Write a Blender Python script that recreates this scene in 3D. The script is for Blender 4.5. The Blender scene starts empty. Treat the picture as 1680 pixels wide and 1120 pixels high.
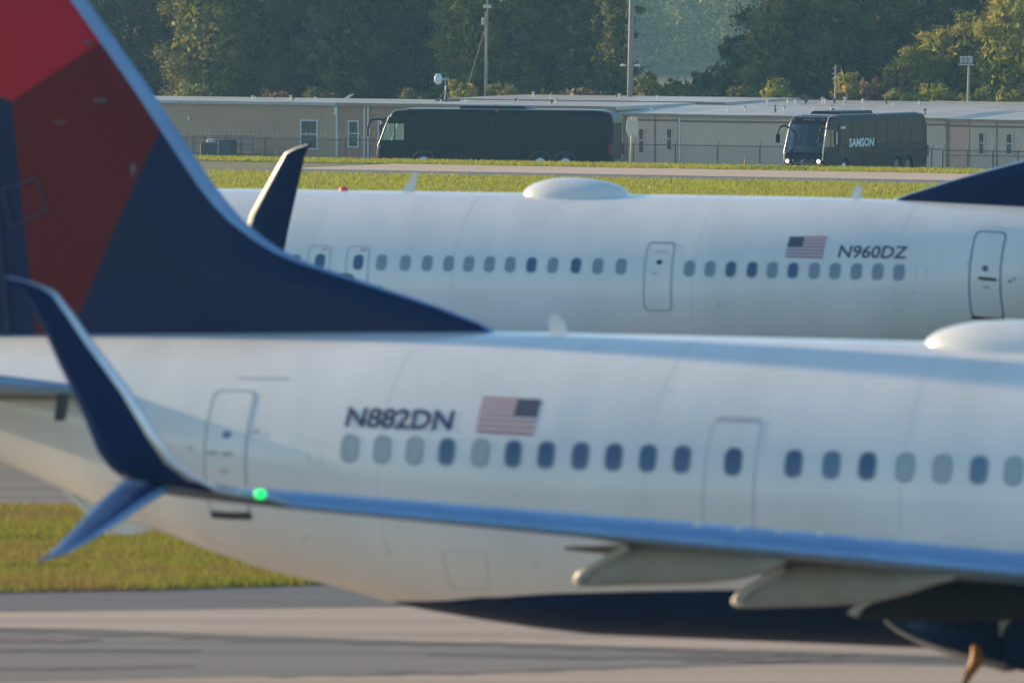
import bpy, bmesh, math, random
import numpy as np
from mathutils import Vector, Matrix
random.seed(7); RNG = np.random.default_rng(7)
SC = bpy.context.scene; COL = SC.collection
R = math.radians
# ------------------------------------------------------------------ camera, light, exposure
F = 14000.0; CX, CY = 840.0, 560.0            # focal length in pixels of a 1680 wide frame
CAM = np.array([0.0, 0.0, 10.67]); ALPHA = math.atan(650 / F); RHO = .0035
_U = np.array([0, math.sin(ALPHA), math.cos(ALPHA)]); _F = np.array([0, math.cos(ALPHA), -math.sin(ALPHA)])
_R = np.array([1.0, 0, 0])
CR = math.cos(RHO) * _R + math.sin(RHO) * _U; CU = math.cos(RHO) * _U - math.sin(RHO) * _R
cam = bpy.data.cameras.new('camera'); camo = bpy.data.objects.new('camera', cam); COL.objects.link(camo)
cam.sensor_width = 36; cam.lens = F * 36 / 1680; cam.clip_start = 5; cam.clip_end = 6000
m = Matrix.Identity(4)
for i in range(3):
    m[i][0] = CR[i]; m[i][1] = CU[i]; m[i][2] = -_F[i]; m[i][3] = CAM[i]
camo.matrix_world = m; SC.camera = camo
cam.dof.use_dof = True; cam.dof.focus_distance = 470; cam.dof.aperture_fstop = 2.8
SUN_DIR = np.array([-.859 * math.cos(R(13)), .512 * math.cos(R(13)), math.sin(R(13))])   # towards the sun
SUN_STRENGTH, SKY_STRENGTH, EXPOSURE = 4.4, .145, 0.80
w = bpy.data.worlds.new('World'); SC.world = w; w.use_nodes = True
nt = w.node_tree; bg = nt.nodes['Background']; bg.inputs[1].default_value = SKY_STRENGTH
sk = nt.nodes.new('ShaderNodeTexSky'); sk.sky_type = 'NISHITA'; sk.sun_disc = False
sk.sun_elevation = R(13); sk.sun_rotation = math.atan2(SUN_DIR[0], SUN_DIR[1]); sk.dust_density = .2; sk.air_density = 1.0; sk.ozone_density = 2.2
wb = nt.nodes.new('ShaderNodeMix'); wb.data_type = 'RGBA'; wb.blend_type = 'MULTIPLY'; wb.inputs['Factor'].default_value = 1; wb.inputs['B'].default_value = (.90, .985, .98, 1)
nt.links.new(sk.outputs[0], wb.inputs['A']); nt.links.new(wb.outputs['Result'], bg.inputs[0])
sl = bpy.data.lights.new('sun', 'SUN'); sl.energy = SUN_STRENGTH; sl.angle = R(.5); sl.color = (1, .72, .40)
so = bpy.data.objects.new('sun', sl); COL.objects.link(so)
so.rotation_euler = Vector(SUN_DIR).to_track_quat('Z', 'Y').to_euler()
SC.view_settings.view_transform = 'Standard'; SC.view_settings.look = 'None'
SC.view_settings.exposure = EXPOSURE; SC.view_settings.gamma = 1; SC.view_settings.use_curve_mapping = False
SC.render.engine = 'CYCLES'; SC.cycles.max_bounces = 6; SC.cycles.transparent_max_bounces = 12
SC.cycles.volume_bounces = 0; SC.cycles.use_denoising = True
HAZE = .00020

# ------------------------------------------------------------------ projection helpers
def ray(px, py): return _F + (px - CX) / F * CR - (py - CY) / F * CU
def proj(P):
    d = np.asarray(P, float) - CAM; z = d @ _F
    return CX + F * (d @ CR) / z, CY - F * (d @ CU) / z, z
def atY(px, py, Y): d = ray(px, py); return CAM + d * Y / d[1]
TH = R(28)                                     # the taxiways, the road and the huts all run this way
GA = np.array([math.cos(TH), -math.sin(TH), 0]); GB = np.array([math.sin(TH), math.cos(TH), 0])
def G(a, b, z=0.0): return GA * a + GB * b + np.array([0, 0, z])
def onB(px, py, b):                            # pixel -> (a, z) on the upright plane at distance b
    d = ray(px, py); t = (b - CAM @ GB) / (d @ GB); P = CAM + d * t
    return P @ GA, P[2]
def ground(px, py, z=0.0):
    d = ray(px, py); P = CAM + d * ((z - CAM[2]) / d[2]); return P
def tz(b):                                     # terrain height
    return float(np.interp(b, [369, 385, 420, 440, 452, 600, 700, 900, 1150, 1400, 1450], [0, -1.3, -2.2, -2.42, -3.15, -3.6, -7, -14, -14, 6, 10]))

# ------------------------------------------------------------------ materials
def mat(name, col, rough=.6, metal=0, coat=0, var=0, scale=3.0, bump=0, bscale=20, spec=.5, stretch=None, col2=None, emit=None, trans=0, detail=4):
    m = bpy.data.materials.new(name); m.use_nodes = True; n = m.node_tree; b = n.nodes['Principled BSDF']
    b.inputs['Base Color'].default_value = (*col, 1); b.inputs['Roughness'].default_value = rough
    b.inputs['Metallic'].default_value = metal; b.inputs['Coat Weight'].default_value = coat
    b.inputs['Coat Roughness'].default_value = .06; b.inputs['Specular IOR Level'].default_value = spec
    b.inputs['Transmission Weight'].default_value = trans
    if emit: b.inputs['Emission Color'].default_value = (*emit[:3], 1); b.inputs['Emission Strength'].default_value = emit[3]
    tc = n.nodes.new('ShaderNodeTexCoord'); mp = n.nodes.new('ShaderNodeMapping')
    n.links.new(tc.outputs['Object'], mp.inputs[0])
    if stretch: mp.inputs['Scale'].default_value = stretch
    if var or col2:
        no = n.nodes.new('ShaderNodeTexNoise'); no.inputs['Scale'].default_value = scale; no.inputs['Detail'].default_value = detail
        n.links.new(mp.outputs[0], no.inputs[0])
        cr = n.nodes.new('ShaderNodeValToRGB'); cr.color_ramp.elements[0].position = .3; cr.color_ramp.elements[1].position = .7
        c2 = col2 or tuple(min(1, c * (1 + var)) for c in col)
        c1 = col if col2 else tuple(c * (1 - var) for c in col)
        cr.color_ramp.elements[0].color = (*c1, 1); cr.color_ramp.elements[1].color = (*c2, 1)
        n.links.new(no.outputs[0], cr.inputs[0]); n.links.new(cr.outputs[0], b.inputs['Base Color'])
    if bump:
        nb = n.nodes.new('ShaderNodeTexNoise'); nb.inputs['Scale'].default_value = bscale; n.links.new(mp.outputs[0], nb.inputs[0])
        bu = n.nodes.new('ShaderNodeBump'); bu.inputs['Strength'].default_value = bump; bu.inputs['Distance'].default_value = .05
        n.links.new(nb.outputs[0], bu.inputs['Height']); n.links.new(bu.outputs[0], b.inputs['Normal'])
    return m
def add_wave(m, scale, axis='X', depth=.03, strength=.6):   # siding grooves as fine relief
    n = m.node_tree; b = n.nodes['Principled BSDF']; tc = n.nodes.new('ShaderNodeTexCoord')
    wv = n.nodes.new('ShaderNodeTexWave'); wv.bands_direction = axis; wv.inputs['Scale'].default_value = scale
    n.links.new(tc.outputs['Object'], wv.inputs[0]); bu = n.nodes.new('ShaderNodeBump')
    bu.inputs['Distance'].default_value = depth; bu.inputs['Strength'].default_value = strength
    n.links.new(wv.outputs['Fac'], bu.inputs['Height']); n.links.new(bu.outputs[0], b.inputs['Normal'])
    return m
M = {}
M['white'] = mat('aircraft_white', (.77, .77, .76), .27, coat=.45, col2=(.68, .685, .675), scale=.8, stretch=(1.2, 1, .35), bump=.12, bscale=1.3)
M['navy'] = mat('aircraft_navy', (.001, .012, .058), .38, coat=.0, spec=.02, var=.12, scale=1.2)
M['navy_dark'] = mat('winglet_navy', (.002, .018, .085), .4, spec=.1)
M['metal'] = mat('bare_metal', (.62, .65, .70), .30, metal=.85, var=.08, scale=2)
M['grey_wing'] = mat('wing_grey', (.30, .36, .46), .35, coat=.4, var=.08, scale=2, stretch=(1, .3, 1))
M['slat'] = mat('slat_metal', (.19, .34, .56), .5, metal=.35, var=.10, scale=1.2, stretch=(.5, 1, 1))  # blue base stands in for sky reflected in grey metal
M['fairing'] = mat('fairing_grey', (.38, .38, .36), .45, coat=.1, var=.1, scale=2)
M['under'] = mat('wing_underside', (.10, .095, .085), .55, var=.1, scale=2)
M['glass_dark'] = mat('cabin_glass', (.025, .07, .16), .16, coat=.7, col2=(.05, .10, .20), scale=1.6)
M['glass_mid'] = mat('cabin_glass_half', (.10, .17, .27), .2, coat=.6)
M['shade'] = mat('window_shade', (.30, .37, .40), .35, coat=.5, col2=(.35, .42, .44), scale=1.5)
M['shade2'] = mat('window_shade_far', (.20, .27, .34), .35, coat=.5)
M['frame'] = mat('window_frame', (.30, .34, .38), .4)
M['frame_far'] = mat('window_frame_far', (.33, .37, .42), .4)
M['seam'] = mat('door_seam', (.42, .44, .47), .5)
M['seam_soft'] = mat('panel_seam', (.68, .685, .685), .5)
M['dark'] = mat('dark_trim', (.03, .03, .035), .5)
M['text'] = mat('lettering_navy', (.02, .035, .10), .4, coat=.3)
M['flag_white'] = mat('flag_white', (.62, .58, .60), .4)
M['flag_red'] = mat('flag_red', (.33, .10, .13), .4)
M['flag_blue'] = mat('flag_blue', (.012, .025, .07), .4)
M['red_glass'] = mat('red_lens', (.7, .04, .05), .25, coat=.5)
M['green_light'] = mat('green_lamp', (0, .6, .2), .3, emit=(.0, 1, .13, .9))
M['tire'] = mat('rubber', (.02, .02, .02), .8, var=.2)
M['orange'] = mat('orange_paint', (.32, .12, .012), .5, var=.1)
M['soot_dark'] = mat('shaded_fairing', (.012, .013, .018), .7, spec=.2)  # near-black colour carries the shade under the wing root
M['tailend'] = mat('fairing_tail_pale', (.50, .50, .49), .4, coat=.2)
M['soot'] = mat('duct_tan', (.42, .35, .30), .6)  # colour of the painted ground reflection below the belly fairing

# ------------------------------------------------------------------ mesh helpers
def mesh_obj(name, verts, faces, mats, parent=None, mi=None, smooth=False, fix=True):
    me = bpy.data.meshes.new(name); me.from_pydata([tuple(map(float, v)) for v in verts], [], [tuple(f) for f in faces])
    for mm in (mats if isinstance(mats, (list, tuple)) else [mats]): me.materials.append(mm)
    if mi is not None: me.polygons.foreach_set('material_index', mi)
    if fix:
        bm = bmesh.new(); bm.from_mesh(me); bmesh.ops.recalc_face_normals(bm, faces=bm.faces); bm.to_mesh(me); bm.free()
    if smooth: me.polygons.foreach_set('use_smooth', [True] * len(me.polygons))
    me.update()
    o = bpy.data.objects.new(name, me); COL.objects.link(o)
    if parent: o.parent = parent
    return o
def tag(o, label=None, cat=None, group=None, kind=None):
    for k, v in (('label', label), ('category', cat), ('group', group), ('kind', kind)):
        if v: o[k] = v
    return o
def empty(name, mw, label, cat, group=None):
    e = bpy.data.objects.new(name, None); COL.objects.link(e); e.matrix_world = mw; e.empty_display_size = .5
    return tag(e, label, cat, group)
def TR(x, y, z, rz=0): return Matrix.Translation((x, y, z)) @ Matrix.Rotation(rz, 4, 'Z')
def TG(a, b, z, rz=0):
    p = G(a, b, z); return TR(p[0], p[1], p[2], -TH + rz)
class MB:
    def __init__(s): s.v = []; s.f = []; s.m = []
    def add(s, v, f, mi=0):
        n = len(s.v); s.v += [tuple(p) for p in v]; s.f += [tuple(i + n for i in q) for q in f]; s.m += [mi] * len(f); return s
    def box(s, x0, x1, y0, y1, z0, z1, mi=0):
        v = [(x, y, z) for z in (z0, z1) for y in (y0, y1) for x in (x0, x1)]
        return s.add(v, [(0, 2, 3, 1), (4, 5, 7, 6), (0, 1, 5, 4), (2, 6, 7, 3), (0, 4, 6, 2), (1, 3, 7, 5)], mi)
    def bevbox(s, x0, x1, y0, y1, z0, z1, b=.02, mi=0):   # box with chamfered upright edges and top
        def ringp(xa, xb, ya, yb, z, c): return [(xa + c, ya, z), (xb - c, ya, z), (xb, ya + c, z), (xb, yb - c, z), (xb - c, yb, z), (xa + c, yb, z), (xa, yb - c, z), (xa, ya + c, z)]
        rs = [ringp(x0, x1, y0, y1, z0, b), ringp(x0, x1, y0, y1, z1 - b, b), ringp(x0 + b, x1 - b, y0 + b, y1 - b, z1, b)]
        return s.loft(rs, mi)
    def loft(s, rings, mi=0, cap=True, close=True):
        n = len(rings[0]); v = [p for r in rings for p in r]; f = []
        for i in range(len(rings) - 1):
            for j in range(n if close else n - 1):
                k = (j + 1) % n; f.append((i * n + j, i * n + k, (i + 1) * n + k, (i + 1) * n + j))
        if cap: f.append(tuple(range(n))[::-1]); f.append(tuple((len(rings) - 1) * n + j for j in range(n)))
        return s.add(v, f, mi)
    def tube(s, pts, r, n=8, mi=0, cap=True):
        pts = [Vector(p) for p in pts]; rs = r if isinstance(r, (list, tuple)) else [r] * len(pts); rings = []
        for i, p in enumerate(pts):
            t = (pts[min(i + 1, len(pts) - 1)] - pts[max(i - 1, 0)]).normalized()
            a = t.cross(Vector((0, 0, 1))) if abs(t.z) < .9 else t.cross(Vector((0, 1, 0)))
            a.normalize(); b = t.cross(a)
            rings.append([tuple(p + (a * math.cos(q) + b * math.sin(q)) * rs[i]) for q in [2 * math.pi * k / n for k in range(n)]])
        return s.loft(rings, mi, cap)
    def build(s, name, mats, parent=None, smooth=False): return mesh_obj(name, s.v, s.f, mats, parent, s.m, smooth)
def lathe(mb, prof, axis='y', n=24, c=(0, 0, 0), mi=0):   # prof: (pos along axis, radius)
    rings = []
    for p, r in prof:
        rg = []
        for k in range(n):
            q = 2 * math.pi * k / n; u, v = r * math.cos(q), r * math.sin(q)
            rg.append((c[0] + u, c[1] + p, c[2] + v) if axis == 'y' else (c[0] + p, c[1] + u, c[2] + v) if axis == 'x' else (c[0] + u, c[1] + v, c[2] + p))
        rings.append(rg)
    mb.loft(rings, mi)
def pydata_fast(name, V, FV, mats, mi=None):    # V (n,3), FV (m,4)
    me = bpy.data.meshes.new(name); me.vertices.add(len(V)); me.vertices.foreach_set('co', np.asarray(V, np.float32).ravel())
    nl = FV.size; k = FV.shape[1]; me.loops.add(nl); me.loops.foreach_set('vertex_index', FV.astype(np.int32).ravel())
    me.polygons.add(len(FV)); me.polygons.foreach_set('loop_start', np.arange(0, nl, k, dtype=np.int32))
    for mm in (mats if isinstance(mats, (list, tuple)) else [mats]): me.materials.append(mm)
    if mi is not None: me.polygons.foreach_set('material_index', np.asarray(mi, np.int32))
    me.update(calc_edges=True); return me

# ------------------------------------------------------------------ setting: ground
g_dirt = mat('field_soil', (.13, .12, .05), .95, col2=(.20, .17, .06), scale=.15, bump=.4, bscale=2)
bs = [-100, 60, 369, 377, 385, 400, 420, 440, 446, 452, 600, 700, 900, 1150, 1280, 1400, 1450]; V = []; Fc = []
for b in bs:
    for a in (-1100, -400, -200, 0, 200, 700): V.append(G(a, b, tz(b)))
for i in range(len(bs) - 1):
    for j in range(5): k = i * 6 + j; Fc.append((k, k + 1, k + 7, k + 6))
tag(mesh_obj('ground', V, Fc, g_dirt, fix=False), 'field of dry soil and grass reaching to the trees', kind='structure')
def sheet(name, pts, z, m, label):
    o = mesh_obj(name, [(p[0], p[1], z) for p in pts], [tuple(range(len(pts)))], m, fix=False)
    return tag(o, label, kind='structure')
def gstrip(name, a0, a1, b0, b1, z, m, label): return sheet(name, [G(a0, b0), G(a1, b0), G(a1, b1), G(a0, b1)], z, m, label)
def pavement(name, c, c2, sc=.12, st=(.12, 1, 1), extra=.5):
    m = mat(name, c, .85, col2=c2, scale=sc, bump=.15, bscale=6, detail=8)
    n = m.node_tree
    for nd in n.nodes:
        if nd.type == 'MAPPING': nd.inputs['Rotation'].default_value = (0, 0, TH); nd.inputs['Scale'].default_value = st
    return m
M['apron'] = pavement('apron_concrete', (.32, .25, .19), (.50, .375, .28), .9, (.05, 1, 1))
M['apron_grey'] = pavement('taxiway_asphalt', (.14, .125, .11), (.22, .195, .17), .8, (.05, 1, 1))
M['shoulder'] = pavement('shoulder_asphalt', (.10, .10, .105), (.135, .132, .13), .8, (.1, 1, 1))
M['far_conc'] = pavement('road_concrete', (.52, .37, .26), (.62, .45, .32), .5, (.04, 1, 1))
M['far_dark'] = pavement('road_shoulder_asphalt', (.10, .105, .125), (.14, .14, .16), .5, (.04, 1, 1))
gstrip('taxiway', -260, 260, 60, 218, .02, M['apron_grey'], 'grey asphalt taxiway under the two airliners')
gp = lambda L: [ground(x, y) for x, y in L]
sheet('concrete_lane', gp([(-600, 1010), (0, 1005), (560, 999), (760, 996), (1100, 1000), (2300, 1040), (2300, 1105), (1680, 1082), (1330, 1071), (900, 1058), (560, 1051), (150, 1034), (0, 1031), (-600, 1010.5)]), .024, M['apron'], 'pale concrete lane of the taxiway')
sheet('shoulder', gp([(-600, 990), (0, 968), (520, 950), (900, 900), (2300, 900), (2300, 1039), (1100, 999.5), (760, 995.5), (560, 998.5), (0, 1004.5), (-600, 1009.5)]), .024, M['shoulder'], 'dark asphalt shoulder beside the grass')
sheet('concrete_lane', gp([(-600, 1112), (0, 1122), (420, 1112), (700, 1103), (1000, 1096), (1300, 1092), (1500, 1094), (2300, 1110), (2300, 1300), (-600, 1300)]), .024, M['apron'], 'pale concrete lane at the bottom of the picture')
M['tar'] = pavement('tar_joint', (.085, .076, .068), (.16, .14, .12), 3, (.2, 1, 1))
M['rust'] = pavement('faded_red_marking', (.13, .07, .075), (.20, .15, .14), 2, (.2, 1, 1))
def ribbon(name, top, thick, m, label):
    xs_ = np.arange(top[0][0], top[-1][0] + 1, 14.0); ys_ = np.interp(xs_, [p[0] for p in top], [p[1] for p in top]); ts_ = np.interp(xs_, [p[0] for p in top], thick)
    k_ = min(1.0, max(thick) / 5); w1 = np.interp(xs_, np.linspace(xs_[0], xs_[-1], max(3, len(xs_) // 3)), RNG.normal(0, .8, max(3, len(xs_) // 3))); w2 = np.interp(xs_, np.linspace(xs_[0], xs_[-1], max(3, len(xs_) // 2)), RNG.uniform(.55, 1.35, max(3, len(xs_) // 2)))
    top = list(zip(xs_, ys_ + w1 * k_)); thick = list(ts_ * w2)
    pts = gp(top) + gp([(x, y + t) for (x, y), t in zip(top, thick)][::-1])
    return sheet(name, pts, .029, m, label)
ribbon('tar_joint', [(-300, 1022), (0, 1032), (180, 1036), (400, 1045), (560, 1051), (900, 1059), (1330, 1072), (1680, 1083), (2200, 1100)], [5, 6, 7, 8, 7, 6, 6, 6, 5], M['tar'], 'dark tar joint between the concrete lane and the asphalt')
ribbon('faded_marking', [(-200, 1043), (0, 1045), (60, 1045), (120, 1048), (170, 1051)], [10, 10, 11, 7, 1], M['rust'], 'faded dark red marking on the taxiway')
ribbon('tar_joint', [(-300, 1064), (0, 1065), (200, 1067), (340, 1069)], [3, 4, 4, 1], M['tar'], 'thin tar joint below the red marking')
ribbon('tar_joint', [(420, 1111), (640, 1106), (760, 1103), (880, 1100), (1100, 1094), (1290, 1087)], [2, 5, 6, 5, 4, 1], M['tar'], 'tar joint slanting across the bottom of the picture')
ribbon('tar_joint', [(700, 1075), (960, 1080), (1200, 1077), (1420, 1078)], [1, 3, 4, 1], M['tar'], 'faint tar joint below the navy belly')
ribbon('tar_joint', [(1240, 1088), (1450, 1082), (1680, 1090), (2000, 1100)], [2, 4, 5, 4], M['tar'], 'tar joint near the orange strut at the lower right')
ribbon('tar_joint', [(-200, 1100), (60, 1098), (330, 1094)], [3, 3, 1], M['tar'], 'tar joint in the grey asphalt at the lower left')
ribbon('faded_marking', [(1120, 1084), (1230, 1083), (1330, 1086)], [2, 4, 2], M['rust'], 'faded reddish smear on the pavement under the flap fairings')
gstrip('road_shoulder', -200, 200, 347, 353, .02, M['far_dark'], 'dark shoulder in front of the pale road')
gstrip('pale_road', -200, 200, 353, 363.7, .024, M['far_conc'], 'pale concrete road beyond the second airliner')
sv = []; 
for b in (415, 427, 440, 451): sv += [G(-200, b, tz(b) + .03), G(200, b, tz(b) + .03)]
tag(mesh_obj('service_road', sv, [(0, 1, 3, 2), (2, 3, 5, 4), (4, 5, 7, 6)], M['far_dark'], fix=False), 'service road where the two coaches drive', kind='structure')

# ---- grass
def grass_mat(name, cols):
    m = bpy.data.materials.new(name); m.use_nodes = True; n = m.node_tree; b = n.nodes['Principled BSDF']; b.inputs['Roughness'].default_value = .7
    b.inputs['Specular IOR Level'].default_value = .2
    tc = n.nodes.new('ShaderNodeTexCoord'); mp = n.nodes.new('ShaderNodeMapping'); mp.inputs['Rotation'].default_value = (0, 0, TH); mp.inputs['Scale'].default_value = (.35, 1, 1)
    no = n.nodes.new('ShaderNodeTexNoise'); no.inputs['Scale'].default_value = .45; no.inputs['Detail'].default_value = 5
    n.links.new(tc.outputs['Object'], mp.inputs[0]); n.links.new(mp.outputs[0], no.inputs[0])
    ge = n.nodes.new('ShaderNodeNewGeometry'); ma = n.nodes.new('ShaderNodeMath'); ma.operation = 'MULTIPLY_ADD'
    ma.inputs[1].default_value = .22; n.links.new(ge.outputs['Random Per Island'], ma.inputs[0]); n.links.new(no.outputs[0], ma.inputs[2])
    cr = n.nodes.new('ShaderNodeValToRGB'); el = cr.color_ramp.elements; el[0].position = cols[0][0]; el[0].color = (*cols[0][1], 1)
    el[1].position = cols[-1][0]; el[1].color = (*cols[-1][1], 1)
    for p, c in cols[1:-1]: e = el.new(p); e.color = (*c, 1)
    n.links.new(ma.outputs[0], cr.inputs[0]); n.links.new(cr.outputs[0], b.inputs['Base Color'])
    tr = n.nodes.new('ShaderNodeBsdfTranslucent'); n.links.new(cr.outputs[0], tr.inputs[0]); mx = n.nodes.new('ShaderNodeMixShader'); mx.inputs[0].default_value = .35
    out = n.nodes['Material Output']; n.links.new(b.outputs[0], mx.inputs[1]); n.links.new(tr.outputs[0], mx.inputs[2]); n.links.new(mx.outputs[0], out.inputs[0])
    return m
M['grass_near'] = grass_mat('near_grass', [(.45, (.13, .15, .015)), (.53, (.29, .32, .03)), (.60, (.42, .37, .05)), (.70, (.30, .20, .07))])
M['grass_far'] = grass_mat('far_grass', [(.40, (.21, .27, .02)), (.52, (.37, .40, .03)), (.64, (.46, .44, .05)), (.78, (.38, .30, .08))])
def blades(P, h, wd, m, name, label):
    n = len(P); az = RNG.uniform(0, math.pi, n); hh = h * RNG.uniform(.5, 1.3, n); ww = wd * RNG.uniform(.6, 1.4, n)
    dx = np.cos(az) * ww / 2; dy = np.sin(az) * ww / 2; lx = RNG.normal(0, .35, n) * hh; ly = RNG.normal(0, .35, n) * hh
    V = np.empty((n, 3, 3)); V[:, 0] = P - np.c_[dx, dy, 0 * dx]; V[:, 1] = P + np.c_[dx, dy, 0 * dx]; V[:, 2] = P + np.c_[lx, ly, hh]
    me = pydata_fast(name, V.reshape(-1, 3), np.arange(n * 3).reshape(-1, 3), m)
    o = bpy.data.objects.new(name, me); COL.objects.link(o); return tag(o, label, 'grass', kind='stuff')
def inpoly(x, y, poly):
    c = np.zeros(len(x), bool); j = len(poly) - 1
    for i in range(len(poly)):
        xi, yi = poly[i][:2]; xj, yj = poly[j][:2]
        c ^= ((yi > y) != (yj > y)) & (x < (xj - xi) * (y - yi) / (yj - yi + 1e-12) + xi); j = i
    return c
isl = gp([(-500, 990), (0, 974), (250, 970), (500, 962), (700, 945), (860, 915), (900, 880), (800, 850), (400, 838), (0, 834), (-500, 836)])
sheet('grass_island', isl, .034, M['grass_near'], 'grass island between the two taxiways')
xy = np.array([p[:2] for p in isl]); N = 150000
X = RNG.uniform(xy[:, 0].min(), xy[:, 0].max(), N); Y = RNG.uniform(xy[:, 1].min(), xy[:, 1].max(), N)
k = inpoly(X + RNG.normal(0, .08, N), Y + RNG.normal(0, .12, N), xy)
blades(np.c_[X[k], Y[k], np.full(k.sum(), .03)], .13, .03, M['grass_near'], 'grass', 'short yellow green grass growing on the near island under the tail')
gstrip('grass_field', -200, 200, 218, 347, .02, M['grass_far'], 'mown grass field between the second airliner and the pale road')
N = 170000; A = RNG.uniform(-235, -120, N) ; B = RNG.uniform(290, 347, N)
def gpos(A, B, Z): return GA[None] * A[:, None] + GB[None] * B[:, None] + np.array([0, 0, 1.0])[None] * Z[:, None]
A = RNG.uniform(-255, -150, N)
blades(gpos(A, B, 0 * A + .02), .14, .06, M['grass_far'], 'grass', 'mown green grass of the field beyond the second airliner')
N = 40000; A = RNG.uniform(-260, -150, N); B = RNG.uniform(363.7, 371, N)
Z = np.interp(B, [369, 385], [0, -1.3])
blades(gpos(A, B, Z), .17, .08, M['grass_far'], 'grass', 'thin strip of grass on the far edge of the pale road')
lv = [G(-260, 363.7, .02), G(-140, 363.7, .02), G(-140, 369, .02), G(-260, 369, .02), G(-140, 385, -1.28), G(-260, 385, -1.28)]
tag(mesh_obj('grass_verge', lv, [(0, 1, 2, 3), (3, 2, 4, 5)], M['grass_far'], fix=False), 'grass verge falling away behind the pale road', kind='structure')

# ------------------------------------------------------------------ aircraft
class Plane:
    def __init__(s, px, py, Y, th, p, heading, sec, label):
        s.O = atY(px, py, Y)
        h = np.array([math.cos(th), -math.sin(th), p]) if heading > 0 else np.array([-math.cos(th), math.sin(th), p])
        s.h = h / np.linalg.norm(h); l = np.cross(s.h, [0, 0, 1.0]); l /= np.linalg.norm(l)
        if l[1] > 0: l = -l
        s.l = l; wv = np.cross(l, s.h); s.w = wv if wv[2] > 0 else -wv
        s.sg = 1.0 if np.dot(np.cross(s.h, s.l), s.w) > 0 else -1.0
        y = s.l * s.sg; s.sec = None
        # the Empty stands on the ground under the reference station
        base = s.O + s.w * 0; s.dz = -(s.O[2]) / s.w[2]
        bp = s.O + s.w * s.dz
        mm = Matrix.Identity(4)
        for i in range(3): mm[i][0] = s.h[i]; mm[i][1] = y[i]; mm[i][2] = s.w[i]; mm[i][3] = bp[i]
        s.root = empty('airliner', mm, label, 'airplane')
    def loc(s, u, L, w): return (u, s.sg * L, w - s.dz)
    def pray(s, px, py):                       # ray in (u, L, w) axes
        d = ray(px, py); o = CAM - s.O
        return np.array([o @ s.h, o @ s.l, o @ s.w]), np.array([d @ s.h, d @ s.l, d @ s.w])
    def atL(s, px, py, L): o, d = s.pray(px, py); return o + d * ((L - o[1]) / d[1])
    def atU(s, px, py, u): o, d = s.pray(px, py); return o + d * ((u - o[0]) / d[0])
    def seci(s, u): return [np.interp(u, s.U, s.T), np.interp(u, s.U, s.B), np.interp(u, s.U, s.W)]
    def S(s, u, ph, off=0.0):
        t, b, w = s.seci(u); zc, r = (t + b) / 2, (t - b) / 2
        n = np.array([math.sin(ph) / w, math.cos(ph) / r]); n /= np.linalg.norm(n)
        return (u, w * math.sin(ph) + n[0] * off, zc + r * math.cos(ph) + n[1] * off)
    def hit(s, px, py):                        # pixel -> (u, phi) on the fuselage skin
        o, d = s.pray(px, py)
        t0 = (3.0 - o[1]) / d[1]; t1 = (-3.0 - o[1]) / d[1]; prev = None
        for k in range(161):
            t = t0 + (t1 - t0) * k / 160; P = o + d * t; T, B, W = s.seci(P[0]); zc, r = (T + B) / 2, (T - B) / 2
            f = (P[1] / W) ** 2 + ((P[2] - zc) / r) ** 2 - 1
            if prev is None or f < prev[1]: best = (t, f)
            if f < 0 and k:
                a, b2 = t0 + (t1 - t0) * (k - 1) / 160, t
                for _ in range(25):
                    mth = (a + b2) / 2; P = o + d * mth; T, B, W = s.seci(P[0]); zc, r = (T + B) / 2, (T - B) / 2
                    if (P[1] / W) ** 2 + ((P[2] - zc) / r) ** 2 - 1 < 0: b2 = mth
                    else: a = mth
                return P[0], math.atan2(P[1] / W, (P[2] - zc) / r)
            prev = (t, f)
        P = s.atL(px, py, .3); return P[0], 0.15
    def put(s, name, pts, faces, m, parent=None, mi=None, smooth=False, fix=True):
        return mesh_obj(name, [s.loc(*p) for p in pts], faces, m, parent or s.root, mi, smooth, fix)

def bil(c, a, b):   # corners TL TR BR BL in (u, phi)
    c = np.array(c); top = c[0] * (1 - a) + c[1] * a; bot = c[3] * (1 - a) + c[2] * a; return top * (1 - b) + bot * b
def rrect(n, rx, ry, k=5):  # rounded rectangle outline in 0..1
    pts = []
    for cx, cy, a0 in ((1 - rx, 1 - ry, 0), (rx, 1 - ry, 90), (rx, ry, 180), (1 - rx, ry, 270)):
        if pts:
            x0, y0 = pts[-1]; x1, y1 = cx + rx * math.cos(R(a0)), cy + ry * math.sin(R(a0))
            for q in range(1, n): pts.append((x0 + (x1 - x0) * q / n, y0 + (y1 - y0) * q / n))
        for q in range(k + 1):
            a = R(a0 + 90 * q / k); pts.append((cx + rx * math.cos(a), cy + ry * math.sin(a)))
    x0, y0 = pts[-1]; x1, y1 = pts[0]
    for q in range(1, n): pts.append((x0 + (x1 - x0) * q / n, y0 + (y1 - y0) * q / n))
    return pts
def ring_patch(P, name, quad, m, wx, wy, rx=.2, ry=.1, off=.006, n=6, parent=None):
    o = rrect(n, rx, ry); v = []; N = len(o)
    for x, y in o:
        v.append(P.S(*bil(quad, x, y), off))
        v.append(P.S(*bil(quad, .5 + (x - .5) * (1 - 2 * wx), .5 + (y - .5) * (1 - 2 * wy)), off))
    f = [(2 * i, 2 * ((i + 1) % N), 2 * ((i + 1) % N) + 1, 2 * i + 1) for i in range(N)]
    return P.put(name, v, f, m, parent, fix=False)
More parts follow.
